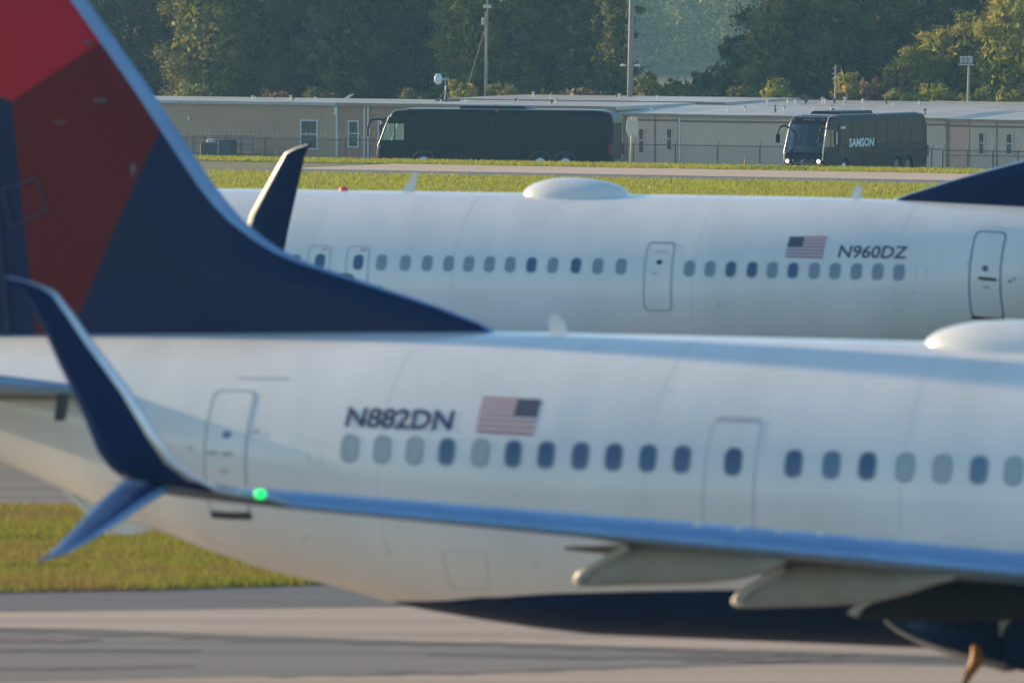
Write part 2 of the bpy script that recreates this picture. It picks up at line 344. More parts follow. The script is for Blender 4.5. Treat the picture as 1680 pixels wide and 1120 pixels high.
def fill_patch(P, name, quad, m, rx=.2, ry=.1, off=.004, rows=10, parent=None, inset=(0, 0), smooth=True, cols=2):
    v = []; ts = sorted(set([0, ry * .15, ry * .45, ry] + [ry + (1 - 2 * ry) * i / rows for i in range(rows + 1)] + [1 - ry * .45, 1 - ry * .15, 1]))
    for t in ts:
        e = min(t, 1 - t); x = 0 if e >= ry else rx * (1 - math.sqrt(max(0, 1 - (1 - e / ry) ** 2)))
        for c in range(cols + 1):
            a = x + (1 - 2 * x) * c / cols
            v.append(P.S(*bil(quad, inset[0] + a * (1 - 2 * inset[0]), inset[1] + t * (1 - 2 * inset[1])), off))
    k = cols + 1
    f = [(i * k + c, i * k + c + 1, (i + 1) * k + c + 1, (i + 1) * k + c) for i in range(len(ts) - 1) for c in range(cols)]
    return P.put(name, v, f, m, parent, smooth=smooth, fix=False)
def pxquad(P, q): return [P.hit(x, y) for x, y in q]
def cquad(P, u, ph, du, dl, lean=0):           # centred quad: half sizes in metres; first corner is screen top-left
    T, B, W = P.seci(u); r = (T - B) / 2; dp = dl / r; s = P.hs
    return [(u - s * du, ph - dp), (u + s * du, ph - dp), (u + s * du, ph + dp), (u - s * du, ph + dp)]
def window(P, px, py, glass, fr, parent=None, du=.135, dl=.195):
    u, ph = P.hit(px, py); q = cquad(P, u, ph, du, dl)
    o = ring_patch(P, 'window', q, fr, .10, .07, .42, .30, .006, 2, parent)
    if parent is None or parent == P.root:
        fill_patch(P, 'pane', q, glass, .42, .30, .004, 4, o, (.07, .05)); o
    else: fill_patch(P, 'pane', q, glass, .42, .30, .008, 4, parent, (.07, .05))
    return o
def local_parent_fix(): pass
def text_on(P, txt, quad_px, m, name='registration_lettering', shear=.0, bold=.0):
    cu = bpy.data.curves.new('lettering', 'FONT'); cu.body = txt; cu.resolution_u = 3; cu.offset = bold; cu.shear = shear
    to = bpy.data.objects.new('lettering', cu); COL.objects.link(to); bpy.context.view_layer.update()
    me = bpy.data.meshes.new_from_object(to); COL.objects.unlink(to); bpy.data.objects.remove(to)
    co = np.array([v.co[:2] for v in me.vertices]); lo, hi = co.min(0), co.max(0)
    q = pxquad(P, quad_px) if P else None
    co = (co - lo) / (hi - lo); fs = [tuple(p.vertices) for p in me.polygons]
    if P: return P.put(name, [P.S(*bil(q, x, 1 - y), .009) for x, y in co], fs, m, fix=False)
    return co, fs
def flag(P, quad_px, canton_left):
    q = pxquad(P, quad_px); v = []; f = []; mi = []
    for i in range(13):
        for c in range(2):
            for e in range(2):
                for b in (i / 13, (i + 1) / 13): pass
        x0 = 0; y0, y1 = i / 13, (i + 1) / 13; xs = [0, .2, .4, .6, .8, 1]
        if i < 7: xs = [.4, .6, .8, 1] if canton_left else [0, .2, .4, .6]
        n = len(v)
        for x in xs: v += [P.S(*bil(q, x, y0), .004), P.S(*bil(q, x, y1), .004)]
        for k in range(len(xs) - 1): f.append((n + 2 * k, n + 2 * k + 2, n + 2 * k + 3, n + 2 * k + 1)); mi.append(i % 2 == 1)
    mi = [0 if k else 1 for k in mi]
    o = P.put('flag', v, f, [M['flag_white'], M['flag_red']], mi=mi, fix=False)
    a0, a1 = (0, .4) if canton_left else (.6, 1); H = 7 / 13; v = []; f = []; mi = []
    for i in range(4):
        for j in range(4):
            n = len(v); v += [P.S(*bil(q, a0 + (a1 - a0) * x / 4, H * y / 4), .005) for x, y in ((i, j), (i + 1, j), (i + 1, j + 1), (i, j + 1))]
            f.append((n, n + 1, n + 2, n + 3)); mi.append(0)
    for r in range(9):
        for c in range(6 if r % 2 == 0 else 5):
            x = (c + (.5 if r % 2 == 0 else 1)) / 6; y = (r + .5) / 9; n = len(v); pts = []
            for k in range(10):
                rr = (.036 if k % 2 == 0 else .015); a = math.pi * k / 5
                pts.append(P.S(*bil(q, a0 + (a1 - a0) * (x + rr * math.sin(a)), H * (y - rr * 1.2 * math.cos(a))), .007))
            v += pts; f.append(tuple(range(n, n + 10))); mi.append(1)
    P.put('canton', v, f, [M['flag_blue'], M['flag_white']], o, mi, fix=False)

def make_sections(P, top, bot, nose_u, tail, hs):
    P.hs = hs; U = []; T = []; B = []
    for px in [p[0] for p in top]:
        o, d = P.pray(px, 800); 
        P0 = P.atL(px, np.interp(px, [a[0] for a in top], [a[1] for a in top]), 0.0)
        P1 = P.atL(px, np.interp(px, [a[0] for a in bot], [a[1] for a in bot]), 0.0)
        U.append(P0[0]); T.append(P0[2]); B.append(P1[2])
    return U, T, B
def fuselage(P, phb, m_white, m_navy, name='fuselage'):
    us = sorted(set(list(np.linspace(P.U[0], P.U[-1], 90)) + list(np.linspace(P.U[-1] - 5, P.U[-1], 20)) + list(P.U)))
    NU, NL = 30, 10; v = []; f = []; mi = []
    for u in us:
        pb = phb(u); ph = list(np.linspace(0, pb, NU + 1)) + list(np.linspace(pb, math.pi, NL + 1))[1:]
        full = ph + [2 * math.pi - x for x in ph[::-1]][1:-1]
        v += [P.S(u, x) for x in full]
    n = len(full)
    for i in range(len(us) - 1):
        for j in range(n):
            k = (j + 1) % n; f.append((i * n + j, i * n + k, (i + 1) * n + k, (i + 1) * n + j))
            mi.append(0 if (j < NU or j >= n - NU) else 1)
    for e in (0, len(us) - 1):
        f.append(tuple(e * n + j for j in range(n))); mi.append(0)
    bad = [x for x in range(len(f)) if len(set(f[x])) < 3]
    return P.put(name, v, f, [m_white, m_navy], mi=mi, smooth=True)

NEAR = Plane(1100, 797.6, 113.2, R(27), .003, 1, None, 'nearest white airliner with registration N882DN and a navy and red tail fin at the left')
FAR = Plane(1300, 322.5 + 79.8 * 2.005, 175.4, R(25.5), -.003, -1, None, 'second white airliner with registration N960DZ, nose to the left, behind the nearest airliner')
# sections of the near plane, traced along the crown and belly, real size across
tops = [(-3.0, 0)]
topn = [(0, 549), (60, 548), (130, 546.5), (260, 545.5), (400, 544.5), (640, 543), (800, 544), (900, 545.8), (1000, 548.2)]
botn = [(0, 759), (45, 774), (86, 791), (145, 816), (200, 842), (259, 866), (300, 880), (375, 909), (450, 934), (540, 956), (600, 972), (655, 988), (707, 999), (787, 1013), (887, 1029), (980, 1040), (1100, 1044.5)]
P = NEAR; P.hs = 1; P.U = [0]; P.T = [2.005]; P.B = [-2.005]; P.W = [1.88]
xs = [0, 45, 86, 145, 200, 259, 300, 375, 450, 540, 600, 655, 707, 787, 887, 980]
U = []; T = []; B = []
def col(P, px, py, w0):                         # axis point at pixel column, then height above the axis of pixel row py
    lo, hi = -25.0, 40.0
    def X(u): Q = P.O + P.h * u + P.w * w0; return proj(Q)
    for _ in range(40):
        mid = (lo + hi) / 2
        if (X(mid)[0] < px) == (P.hs > 0): lo = mid
        else: hi = mid
    q = X(lo); return lo, w0 + (q[1] - py) / (F / q[2])
for px in xs:
    u, t = col(P, px, float(np.interp(px, *zip(*topn))), 1.9); u, b = col(P, px, float(np.interp(px, *zip(*botn))), -1.0)
    U.append(u); T.append(t); B.append(b)
U = [U[0] - 4.2, U[0] - 2.0] + U + [0.0, 20.0, 22, 24, 25.5, 26.6, 27.2, 27.5]
T = [1.45, T[0] - .12] + T + [2.005, 2.005, 1.95, 1.7, 1.2, .6, .1, -.3]
B = [1.05, B[0] + .58] + B + [-2.005, -2.005, -2.0, -1.85, -1.6, -1.25, -.9, -.5]
def setsec(P, U, T, B):
    P.U, P.T, P.B = U, T, B; P.W = [1.88 * min(1, ((t - b) / 4.01)) ** .85 for t, b in zip(T, B)]
setsec(P, U, T, B)
bnd = [P.hit(x, y) for x, y in ((720, 985), (780, 979), (900, 973), (1050, 969), (1200, 967), (1400, 966), (1650, 966))]
def phb_near(u):
    bu = [bnd[0][0] - 1.3, bnd[0][0] - .7] + [b[0] for b in bnd] + [20, 27]; bp = [3.12, 2.75] + [b[1] for b in bnd] + [bnd[-1][1], bnd[-1][1]]
    return float(np.interp(u, bu, bp))
fuselage(NEAR, phb_near, M['white'], M['navy'])
# far plane: same body, no upsweep needed in view beyond its own tail
P = FAR; P.hs = -1
Ufar = [-4.2 - u for u in (0,)]
offs = 6.6                                       # the aft door of the far plane stands at u = -4.4
U2 = [u + 2.2 for u in U[:-8]] + [2.4, 20, 22, 24, 25.5, 26.6, 27.2, 27.5]
setsec(P, U2, T, B)
def phb_far(u): return float(np.interp(u, [-6, -3, 0, 27], [3.12, 2.6, 2.3, 2.25]))
M['white_far'] = M['white']
fuselage(FAR, phb_far, M['white'], M['navy'])

def fin(P, le_px, te_top, tip_px, zshift_u, near=True, colm=None):
    """vertical stabilizer with its dorsal fin: leading edge traced, real thickness"""
    pts = [P.atL(x, y, 0.0) for x, y in le_px]        # from top to dorsal tip
    ws = [p[2] for p in pts]; us = [p[0] for p in pts]
    zs = sorted(set(list(np.linspace(ws[-1] - .25, ws[-1] + 1.2, 14)) + list(np.linspace(ws[-1] + 1.2, ws[0], 26))))
    order = np.argsort(ws); wsS = np.array(ws)[order]; usS = np.array(us)[order]
    v = []; f = []; mi = []; prof = [0, .012, .03, .06, .1, .16, .25, .4, .6, .9, 1.3]
    rows = []
    for z in zs:
        ul = float(np.interp(z, wsS, usS)); ut = te_top + (z - wsS[-1]) * zshift_u
        L = ul - ut; row = []
        tmax = .17 * (1 - .35 * max(0, (z - 2) / 8))
        xsr = [min(p, L * .3) for p in prof] + [L * .35, L * .6, L * .8, L]
        for d in xsr:
            th = tmax * math.sqrt(min(d, 1.3) / 1.3) * (1 if d < L * .5 else max(.08, 1 - (d - L * .5) / (L * .5)))
            row.append((ul - d, th, z))
        rows.append(row)
    nf = len(rows[0]); ring = lambda r: [(a, b, c) for a, b, c in r] + [(a, -b, c) for a, b, c in r[::-1][:-1]]
    V = []; Fm = []; mi = []
    for r in rows: V += ring(r)
    n = len(ring(rows[0]))
    for i in range(len(rows) - 1):
        for j in range(n):
            k = (j + 1) % n; Fm.append((i * n + j, i * n + k, (i + 1) * n + k, (i + 1) * n + j)); mi.append(0)
    Fm.append(tuple((len(rows) - 1) * n + j for j in range(n))); mi.append(0)
    o = P.put('vertical_stabilizer', V, Fm, colm, mi=mi, smooth=True)
    # polished leading edge strip standing 4 mm proud
    V = []; Fm = []
    for i, r in enumerate(rows):
        wd = .05 + .17 * min(1, max(0, (zs[i] - ws[-1] - .1) / 1.5)); ul = r[0][0]; tm = .17 * (1 - .35 * max(0, (zs[i] - 2) / 8)); side = []
        for fr in (.04, .15, .4, 1.0): d = wd * fr; side.append((ul - d + .003, tm * math.sqrt(d / 1.3) + .007, zs[i]))
        V += side[::-1] + [(ul + .012, 0, zs[i])] + [(a_, -b_, c_) for a_, b_, c_ in side]
    n = 9
    for i in range(len(rows) - 1):
        for j in range(n - 1): Fm.append((i * n + j, i * n + j + 1, (i + 1) * n + j + 1, (i + 1) * n + j))
    P.put('leading_edge', V, Fm, M['slat'], o, smooth=True, fix=False)
    return o
# tail livery as flat print: half planes in the fin's own (u, z) coordinates
def livery(P):
    m = mat('tail_livery', (.002, .02, .09), .36, coat=.0, spec=.18); n = m.node_tree; b = n.nodes['Principled BSDF']
    tc = n.nodes.new('ShaderNodeTexCoord')
    def side(p, q, ref):                         # 1 on ref's side of the line p-q
        A = np.array(P.loc(*P.atL(*p, .16)))[[0, 2]]; Bq = np.array(P.loc(*P.atL(*q, .16)))[[0, 2]]; C = np.array(P.loc(*P.atL(*ref, .16)))[[0, 2]]
        nn = np.array([-(Bq - A)[1], (Bq - A)[0]]); nn /= np.linalg.norm(nn)
        if (C - A) @ nn < 0: nn = -nn
        d = n.nodes.new('ShaderNodeVectorMath'); d.operation = 'DOT_PRODUCT'; d.inputs[1].default_value = (nn[0], 0, nn[1])
        n.links.new(tc.outputs['Object'], d.inputs[0]); g = n.nodes.new('ShaderNodeMath'); g.operation = 'GREATER_THAN'; g.inputs[1].default_value = float(A @ nn)
        n.links.new(d.outputs['Value'], g.inputs[0]); return g.outputs[0]
    def mul(*s):
        o = s[0]
        for x in s[1:]:
            k = n.nodes.new('ShaderNodeMath'); k.operation = 'MULTIPLY'; n.links.new(o, k.inputs[0]); n.links.new(x, k.inputs[1]); o = k.outputs[0]
        return o
    A = mul(side((18, 166), (163, 67), (60, 40)), side((18, 166), (-60, 138), (0, 100)))
    Bm = mul(side((18, 166), (163, 67), (150, 200)), side((18, 166), (57, 548), (100, 300)), side((261, 206), (128, 516), (100, 300)))
    col = n.nodes.new('ShaderNodeRGB'); col.outputs[0].default_value = (.001, .013, .063, 1); cur = col.outputs[0]
    for fac, c in ((A, (.44, .004, .024, 1)), (Bm, (.12, .004, .010, 1))):
        mx = n.nodes.new('ShaderNodeMix'); mx.data_type = 'RGBA'; n.links.new(fac, mx.inputs['Factor']); n.links.new(cur, mx.inputs['A']); mx.inputs['B'].default_value = c; cur = mx.outputs['Result']
    n.links.new(cur, b.inputs['Base Color']); return m
le = [(-62, -290), (139, -4), (200, 82), (250, 153), (300, 229), (350, 303), (390, 354), (420, 381), (440, 396), (465, 413), (500, 429), (565, 451), (640, 476), (715, 501), (790, 531), (815, 543)]
fin(NEAR, le, NEAR.atL(-245, -290, 0)[0], None, -.30 * 0 + .12, True, livery(NEAR))
lef = [(2130, -60), (2030, 60), (1930, 165), (1880, 195), (1820, 216), (1760, 236), (1680, 263), (1620, 279), (1560, 296), (1500, 316), (1468, 325)]
pf = [FAR.atL(x, y, 0)[2] for x, y in lef]
fin(FAR, lef, FAR.atL(2260, -60, 0)[0], None, .12, False, M['navy'])

# ---- wings
def wing(P, tip_px, tipL, sweep, te_ratio, px_list, near_side=1, slat_from=None):
    """wing traced along its leading edge: px_list gives (px, y top, y bottom) of the front of the wing"""
    t = P.atL(*tip_px, tipL); u_tip = t[0]; tn = math.tan(sweep); secs = []
    for px, y0, y1 in px_list:
        o, d = P.pray(px, (y0 + y1) / 2)         # solve u = u_tip + (tipL - L) * tn along the ray
        k = (u_tip + tipL * tn - o[0] - tn * o[1]) / (d[0] + tn * d[1]); Q = o + d * k
        W = P.O + P.h * Q[0] + P.l * Q[1] + P.w * Q[2]; s = F / proj(W)[2]
        secs.append((Q[0], Q[1], Q[2], (y1 - y0) / s))
    return secs, u_tip
def airfoil(u, L, w, c, t, n=9, c_off=.05):
    tw = .03 if c_off < .5 else -float(np.interp(abs(L), [5, 9, 17], [0, .045, .06]))
    pts = []
    for k in range(n): 
        x = (1 - math.cos(math.pi * k / (n - 1) / 1.0)) / 2
        y = 5 * t * (.2969 * math.sqrt(x) - .126 * x - .3516 * x * x + .2843 * x ** 3 - .1036 * x ** 4) * 1.0
        pts.append((x, y))
    d = -t * c_off * .5
    up = [(u - x * c, L, w + d + y * (1 + c_off) - x * c * tw) for x, y in pts]; lo = [(u - x * c, L, w + d - y * (1 - c_off) - x * c * tw) for x, y in pts[1:-1]]
    return up + lo[::-1]
wpx = [(392, 803, 817), (440, 804, 822)] + [(x, 806 + .0771 * (x - 474), 834 + .097 * (x - 474)) for x in (474, 600, 740, 880, 1010, 1200, 1330, 1455, 1570, 1680, 1800, 1930)]
ws, u_tip = wing(NEAR, (395, 810), 17.0, R(26), None, wpx)
# carry the wing on to the root and through the body
L1, L0 = ws[-1][1], ws[-2][1]
def extra(Lt):
    k = (Lt - L1) / (L1 - L0); a, b = np.array(ws[-1]), np.array(ws[-2]); return tuple(a + (a - b) * k)
full = ws + [extra(3.4), extra(1.2)]
def chord(L): return float(np.interp(L, [0, 1.9, 5.8, 17.2], [7.6, 6.9, 4.6, 1.75]))
def build_wing(P, full, side, near=True):
    rings = []
    for u, L, w, t in full:
        c = chord(L); rings.append(airfoil(u, L * side, w, c, t * .98, n=13, c_off=.72))
    V = [p for r in rings for p in r]; n = len(rings[0]); f = []; mi = []
    for i in range(len(rings) - 1):
        for j in range(n):
            k = (j + 1) % n; f.append((i * n + j, i * n + k, (i + 1) * n + k, (i + 1) * n + j)); mi.append(0 if j < 12 else 1)
    f += [tuple(range(n)), tuple((len(rings) - 1) * n + j for j in range(n))]; mi += [0, 0]
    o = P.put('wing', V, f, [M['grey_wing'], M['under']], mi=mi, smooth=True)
    return o, rings
NW, nr = build_wing(NEAR, full, 1)
# slats: separate panels proud of the front of the wing
def slats(P, rings, parent, side, i0, i1, name='slat'):
    for i in range(i0, i1):
        for s0, s1 in ((0.006, .994),):
            V = []
            for fr in (s0, s1):
                A, Bq = np.array(rings[i]), np.array(rings[i + 1]); r = A * (1 - fr) + Bq * fr; n = len(r)
                c = r[8][0] - r[0][0]
                idx = [n - 4, n - 3, n - 2, n - 1, 0, 1, 2, 3, 4]
                ctr = (r[0] + r[5]) / 2
                for q, j in enumerate(idx):
                    p = r[j].copy(); d = p - ctr; d[1] = 0; d /= (np.linalg.norm(d) + 1e-9); V.append(tuple(p + d * .012))
            f = [(k, k + 1, k + 10, k + 9) for k in range(8)]
            P.put(name, V, f, M['slat'], parent, smooth=True, fix=False)
slats(NEAR, nr, NW, 1, 2, 13)
# vortex generators: small pale tabs in a row behind the crest
for k in range(7):
    px = 1150 + k * 67.5; py = np.interp(px, [1150, 1600], [857, 891]); i = 0
    Lk = float(np.interp(px, [q[0] for q in wpx], [s[1] for s in ws])); A = NEAR.atL(px, py, Lk - .15)
    mb = MB(); u, L, w_ = A; 
    V = [(u, L, w_ - .05), (u - .10, L + .01, w_ - .05), (u - .08, L, w_ + .035), (u - .03, L, w_ + .035), (u, L + .012, w_ - .05), (u - .1, L + .022, w_ - .05), (u - .08, L + .012, w_ + .035), (u - .03, L + .012, w_ + .035)]
    NEAR.put('vortex_generator', V, [(0, 1, 2, 3), (4, 5, 6, 7), (0, 1, 5, 4), (1, 2, 6, 5), (2, 3, 7, 6), (3, 0, 4, 7)], M['white'], NW)
# tip lamp
def blob(P, name, px, py, L, ru, rl, rw, m, parent=None, n=10):
    c = P.atL(px, py, L); V = []; f = []
    for i in range(n + 1):
        a = math.pi * i / n
        for j in range(12):
            b = 2 * math.pi * j / 12; V.append((c[0] + ru * math.cos(a), c[1] + rl * math.sin(a) * math.cos(b), c[2] + rw * math.sin(a) * math.sin(b)))
    for i in range(n):
        for j in range(12): k = (j + 1) % 12; f.append((i * 12 + j, i * 12 + k, (i + 1) * 12 + k, (i + 1) * 12 + j))
    return P.put(name, V, f, m, parent, smooth=True)
blob(NEAR, 'navigation_light', 427, 810, 17.02, .065, .07, .055, M['green_light'], NW)
# far wing, mirrored from the same numbers (its front lies behind the nearest airliner)
fw = [(u - u_tip, L, w_, t) for u, L, w_, t in full]
tf = FAR.atL(437, 452, 16.9)
ffull = [(tf[0] + a, L, w_ - full[0][2] + tf[2] - .6 * (16.9 - L) / 16.9, t) for a, L, w_, t in fw]
FW, fr_ = build_wing(FAR, ffull, 1); slats(FAR, fr_, FW, 1, 2, 13)
for P_, fl, u0 in ((NEAR, full, 0), (FAR, ffull, 0)): build_wing(P_, fl, -1)

def blade(P, secs, name, m, mle, parent=None, th=.05, lw=.07):
    """winglet: sections (LE px, LE py, TE px, TE py, lateral at LE, lateral at TE)"""
    V = []; n = 12; rows = []; LEs = []
    for x0, y0, x1, y1, La, Lb in secs:
        a = P.atL(x0, y0, La); b = P.atL(x1, y1, Lb); rows.append((a, b))
    for i, (a, b) in enumerate(rows):
        ch = b - a; span = rows[min(i + 1, len(rows) - 1)][0] - rows[max(i - 1, 0)][0]; nn = np.cross(ch, span); nn /= np.linalg.norm(nn) + 1e-9
        if i and nn @ pn < 0: nn = -nn
        pn = nn; c = np.linalg.norm(ch); r = []
        for k in range(7):
            x = [0, .03, .12, .3, .55, .8, 1][k]; y = [0, .45, .85, 1, .8, .45, .06][k] * min(th, c * .09); r.append((x, y))
        V += [tuple(a + ch * x + nn * y) for x, y in r] + [tuple(a + ch * x - nn * y) for x, y in r[::-1][:-1]][:6]
    n = 13; V2 = V; f = []
    for i in range(len(rows) - 1):
        for j in range(n): k = (j + 1) % n; f.append((i * n + j, i * n + k, (i + 1) * n + k, (i + 1) * n + j))
    f += [tuple(range(n)), tuple((len(rows) - 1) * n + j for j in range(n))]
    o = P.put(name, V2, f, m, parent, smooth=True)
    V = []; f = []
    for i, (a, b) in enumerate(rows):
        ch = b - a; c = np.linalg.norm(ch); base = i * 13
        A = lambda j: np.array(V2[base + j]); e = -ch / c * .010
        Q = [A(0) + (A(2) - A(0)) * min(1, lw / (c * .12 + 1e-9)) + (A(2) - A(11)) / (np.linalg.norm(A(2) - A(11)) + 1e-9) * .004, A(1) + e, A(0) + e * 1.4, A(12) + e,
             A(0) + (A(11) - A(0)) * min(1, lw / (c * .12 + 1e-9)) + (A(11) - A(2)) / (np.linalg.norm(A(2) - A(11)) + 1e-9) * .004]
        V += [tuple(q) for q in Q]
    for i in range(len(rows) - 1):
        for j in range(4): f.append((i * 5 + j, i * 5 + j + 1, (i + 1) * 5 + j + 1, (i + 1) * 5 + j))
    P.put('leading_edge', V, f, mle, o, smooth=True, fix=False)
    return o
up = [(400, 810, 290, 790, 17.0, 17.1), (386, 808, 250, 788, 17.08, 17.2), (360, 803, 222, 785, 17.2, 17.3), (319, 782, 202, 784, 17.35, 17.4), (285, 756, 181, 768, 17.47, 17.5), (255, 711, 161, 742, 17.55, 17.58),
      (212, 640, 136, 680, 17.65, 17.68), (182, 600, 118, 640, 17.7, 17.72), (147, 555, 97, 598, 17.76, 17.78), (120, 517, 74, 545, 17.8, 17.82), (92, 480, 50, 500, 17.85, 17.87), (72, 470, 38, 478, 17.88, 17.89), (45, 461, 22, 463, 17.9, 17.91), (12, 454, 2, 453, 17.93, 17.93)]
blade(NEAR, up, 'winglet', M['navy_dark'], M['metal'], lw=.09)
dn = [(300, 790, 205, 783, 17.0, 17.1), (286, 798, 200, 790, 17.15, 17.25), (262, 813, 182, 806, 17.35, 17.4), (238, 827, 160, 825, 17.5, 17.55), (208, 847, 140, 846, 17.75, 17.8), (176, 868, 121, 867, 18.0, 18.0), (145, 887, 100, 889, 18.2, 18.2), (114, 903, 78, 909, 18.4, 18.4), (70, 918, 58, 920, 18.6, 18.6)]
M['strake'] = mat('strake_blue', (.006, .030, .13), .3, coat=.22)
blade(NEAR, dn, 'lower_winglet', M['strake'], M['slat'])
upf = [(437, 424, 505, 428, 16.9, 16.95), (428, 420, 480, 425, 17.05, 17.1), (418, 405, 464, 424, 17.2, 17.25), (405, 372, 468, 402, 17.4, 17.42), (412, 350, 476, 362, 17.5, 17.5), (435, 309, 486, 318, 17.6, 17.6), (452, 279, 494, 284, 17.68, 17.68), (468, 251, 500, 254, 17.75, 17.75), (484, 243, 505, 245, 17.8, 17.8), (505, 237, 512, 236, 17.85, 17.85)]
upf[0:3] = [(404, 442, 470, 455, 16.95, 17.0), (396, 420, 466, 436, 17.1, 17.15), (398, 396, 464, 418, 17.25, 17.3)]
M['pale_edge'] = mat('pale_edge', (.72, .68, .60), .35, metal=.2)
blade(FAR, upf, 'winglet', M['navy_dark'], M['pale_edge'], lw=.13)

# ---- flap track fairings, under the near wing
def canoe(P, L, prof, hw, m, mtip, name='flap_track_fairing', parent=None):
    rings = []; 
    for px, y0, y1, k in prof:
        a = P.atL(px, y0, L); b = P.atL(px, y1, L); u = (a[0] + b[0]) / 2; zt, zb = a[2], b[2]; r = []
        for q in range(16):
            an = 2 * math.pi * q / 16; cs, sn = math.cos(an), math.sin(an)
            r.append((u, L + hw * k * math.copysign(abs(cs) ** .7, cs), (zt + zb) / 2 + (zt - zb) / 2 * math.copysign(abs(sn) ** .8, sn)))
        rings.append(r)
    n = 16; V = [p for r in rings for p in r]; f = []; mi = []
    for i in range(len(rings) - 1):
        for j in range(n): k = (j + 1) % n; f.append((i * n + j, i * n + k, (i + 1) * n + k, (i + 1) * n + j)); mi.append(0)
    f += [tuple(range(n)), tuple((len(rings) - 1) * n + j for j in range(n))]; mi += [1, 0]
    return P.put(name, V, f, [m, mtip], parent, mi, smooth=True)
canoe(NEAR, 9.4, [(943, 946, 957, .25), (950, 936, 962, .6), (975, 924, 962, .85), (1005, 911, 961, 1), (1030, 893, 960, 1), (1080, 890, 959, 1), (1150, 893, 957, 1), (1210, 900, 951, .95), (1250, 905, 941, .8), (1285, 913, 924, .4)], .19, M['fairing'], M['fairing'], parent=NW)
canoe(NEAR, 6.9, [(1202, 981, 990, .25), (1212, 970, 996, .6), (1240, 956, 997, .85), (1265, 943, 996, 1), (1290, 925, 995, 1), (1350, 918, 994, 1), (1430, 924, 989, 1), (1490, 930, 974, .95), (1530, 934, 960, .8), (1565, 938, 950, .4)], .21, M['fairing'], M['fairing'], parent=NW)
canoe(NEAR, 5.0, [(1394, 1003, 1010, .25), (1402, 995, 1012, .6), (1430, 984, 1014, .85), (1460, 970, 1016, 1), (1500, 950, 1017, 1), (1560, 950, 1018, 1), (1640, 955, 1019, 1), (1740, 960, 1010, .9), (1800, 968, 990, .5)], .22, M['soot_dark'], M['soot_dark'], parent=NW)  # inboard fairing, the wing's shade put into its colour
for L_, pp_ in ((9.62, [(944, 946), (962, 930), (998, 908), (1024, 892), (1033, 897), (1022, 909), (975, 933), (955, 948), (948, 960)]), (7.14, [(1203, 981), (1220, 962), (1262, 938), (1284, 930), (1288, 937), (1270, 950), (1228, 972), (1212, 990)]), (5.25, [(1394, 1004), (1402, 994), (1425, 982), (1431, 987), (1412, 1000), (1402, 1012)])):
    a = [NEAR.atL(x, y, L_) for x, y in pp_]; a = [(q[0], q[1], q[2]) for q in a]; n = len(a)
    NEAR.put('fairing_tail', a + [(q[0], q[1] - .18, q[2]) for q in a], [tuple(range(n)), tuple(range(n, 2 * n))[::-1]] + [(i, (i + 1) % n, n + (i + 1) % n, n + i) for i in range(n)], M['tailend'], NW)
canoe(NEAR, 3.9, [(1520, 946, 960, .3), (1560, 944, 1003, .7), (1620, 948, 1006, 1), (1800, 955, 1006, 1), (2100, 960, 1000, .6)], .9, M['soot_dark'], M['soot_dark'], 'gear_bay', NW)  # dark body added to paint in the shade at the wing root
# flap panels hanging slightly below the trailing edge
def flap(P, L0, L1, x0, x1, name):
    a = [s for s in full]; f = lambda L, i: float(np.interp(-L, [-q[1] for q in a], [q[i] for q in a]))
    V = []
    for L in (L0, L1):
        u, w_, c = f(L, 0), f(L, 2), chord(L)
        V += [(u - c * x0, L, w_ - .02), (u - c * x1, L, w_ - .02 - c * .02), (u - c * x1, L, w_ - .06 - c * .02), (u - c * x0, L, w_ - .08)]
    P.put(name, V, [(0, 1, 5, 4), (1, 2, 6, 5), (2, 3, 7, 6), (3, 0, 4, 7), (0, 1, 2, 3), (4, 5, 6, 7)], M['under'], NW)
flap(NEAR, 9.0, 6.0, .68, 1.0, 'flap'); flap(NEAR, 5.7, 2.2, .7, 1.02, 'flap')

# ---- belly fairing, strut, gear
bf = [(1452, 1012, 1017, .1), (1480, 1008, 1033, .5), (1520, 1004, 1049, .8), (1560, 1002, 1062, .95), (1610, 1000, 1076, 1.05), (1665, 1000, 1090, 1.1)]
canoe(NEAR, 1.9, bf, .55, M['navy'], M['navy'], 'belly_fairing')
canoe(NEAR, 2.0, [(1452, 1014, 1019, .1), (1480, 1024, 1038, .4), (1520, 1040, 1056, .6), (1560, 1053, 1070, .7), (1610, 1066, 1085, .8), (1662, 1079, 1100, .8)], .5, M['soot'], M['soot'], 'fairing_lip')  # tan strip painting the ground reflection along the fairing's lower edge
canoe(NEAR, 1.7, [(1664, 1000, 1090, .9), (1700, 985, 1100, 1.1), (1900, 975, 1110, 1.3), (2300, 980, 1120, 1.3), (2600, 1000, 1110, .6)], .75, M['navy'], M['dark'], 'belly_fairing')
gr = [(1602, 1058, 8), (1602, 1072, 9), (1603, 1082, 12), (1597, 1094, 10.5), (1589, 1108, 7), (1583, 1120, 5), (1578, 1140, 4)]
rings = []
for x, y, r in gr:
    c = NEAR.atL(x, y, 2.9); rr = r / 124; rings.append([(c[0] + rr * math.cos(q), c[1] + rr * math.sin(q), c[2]) for q in [2 * math.pi * k / 12 for k in range(12)]])
mb = MB(); mb.loft(rings); tag(NEAR.put('gear_strut', mb.v, mb.f, M['orange'], smooth=True), 'orange tapered strut hanging below the navy belly')
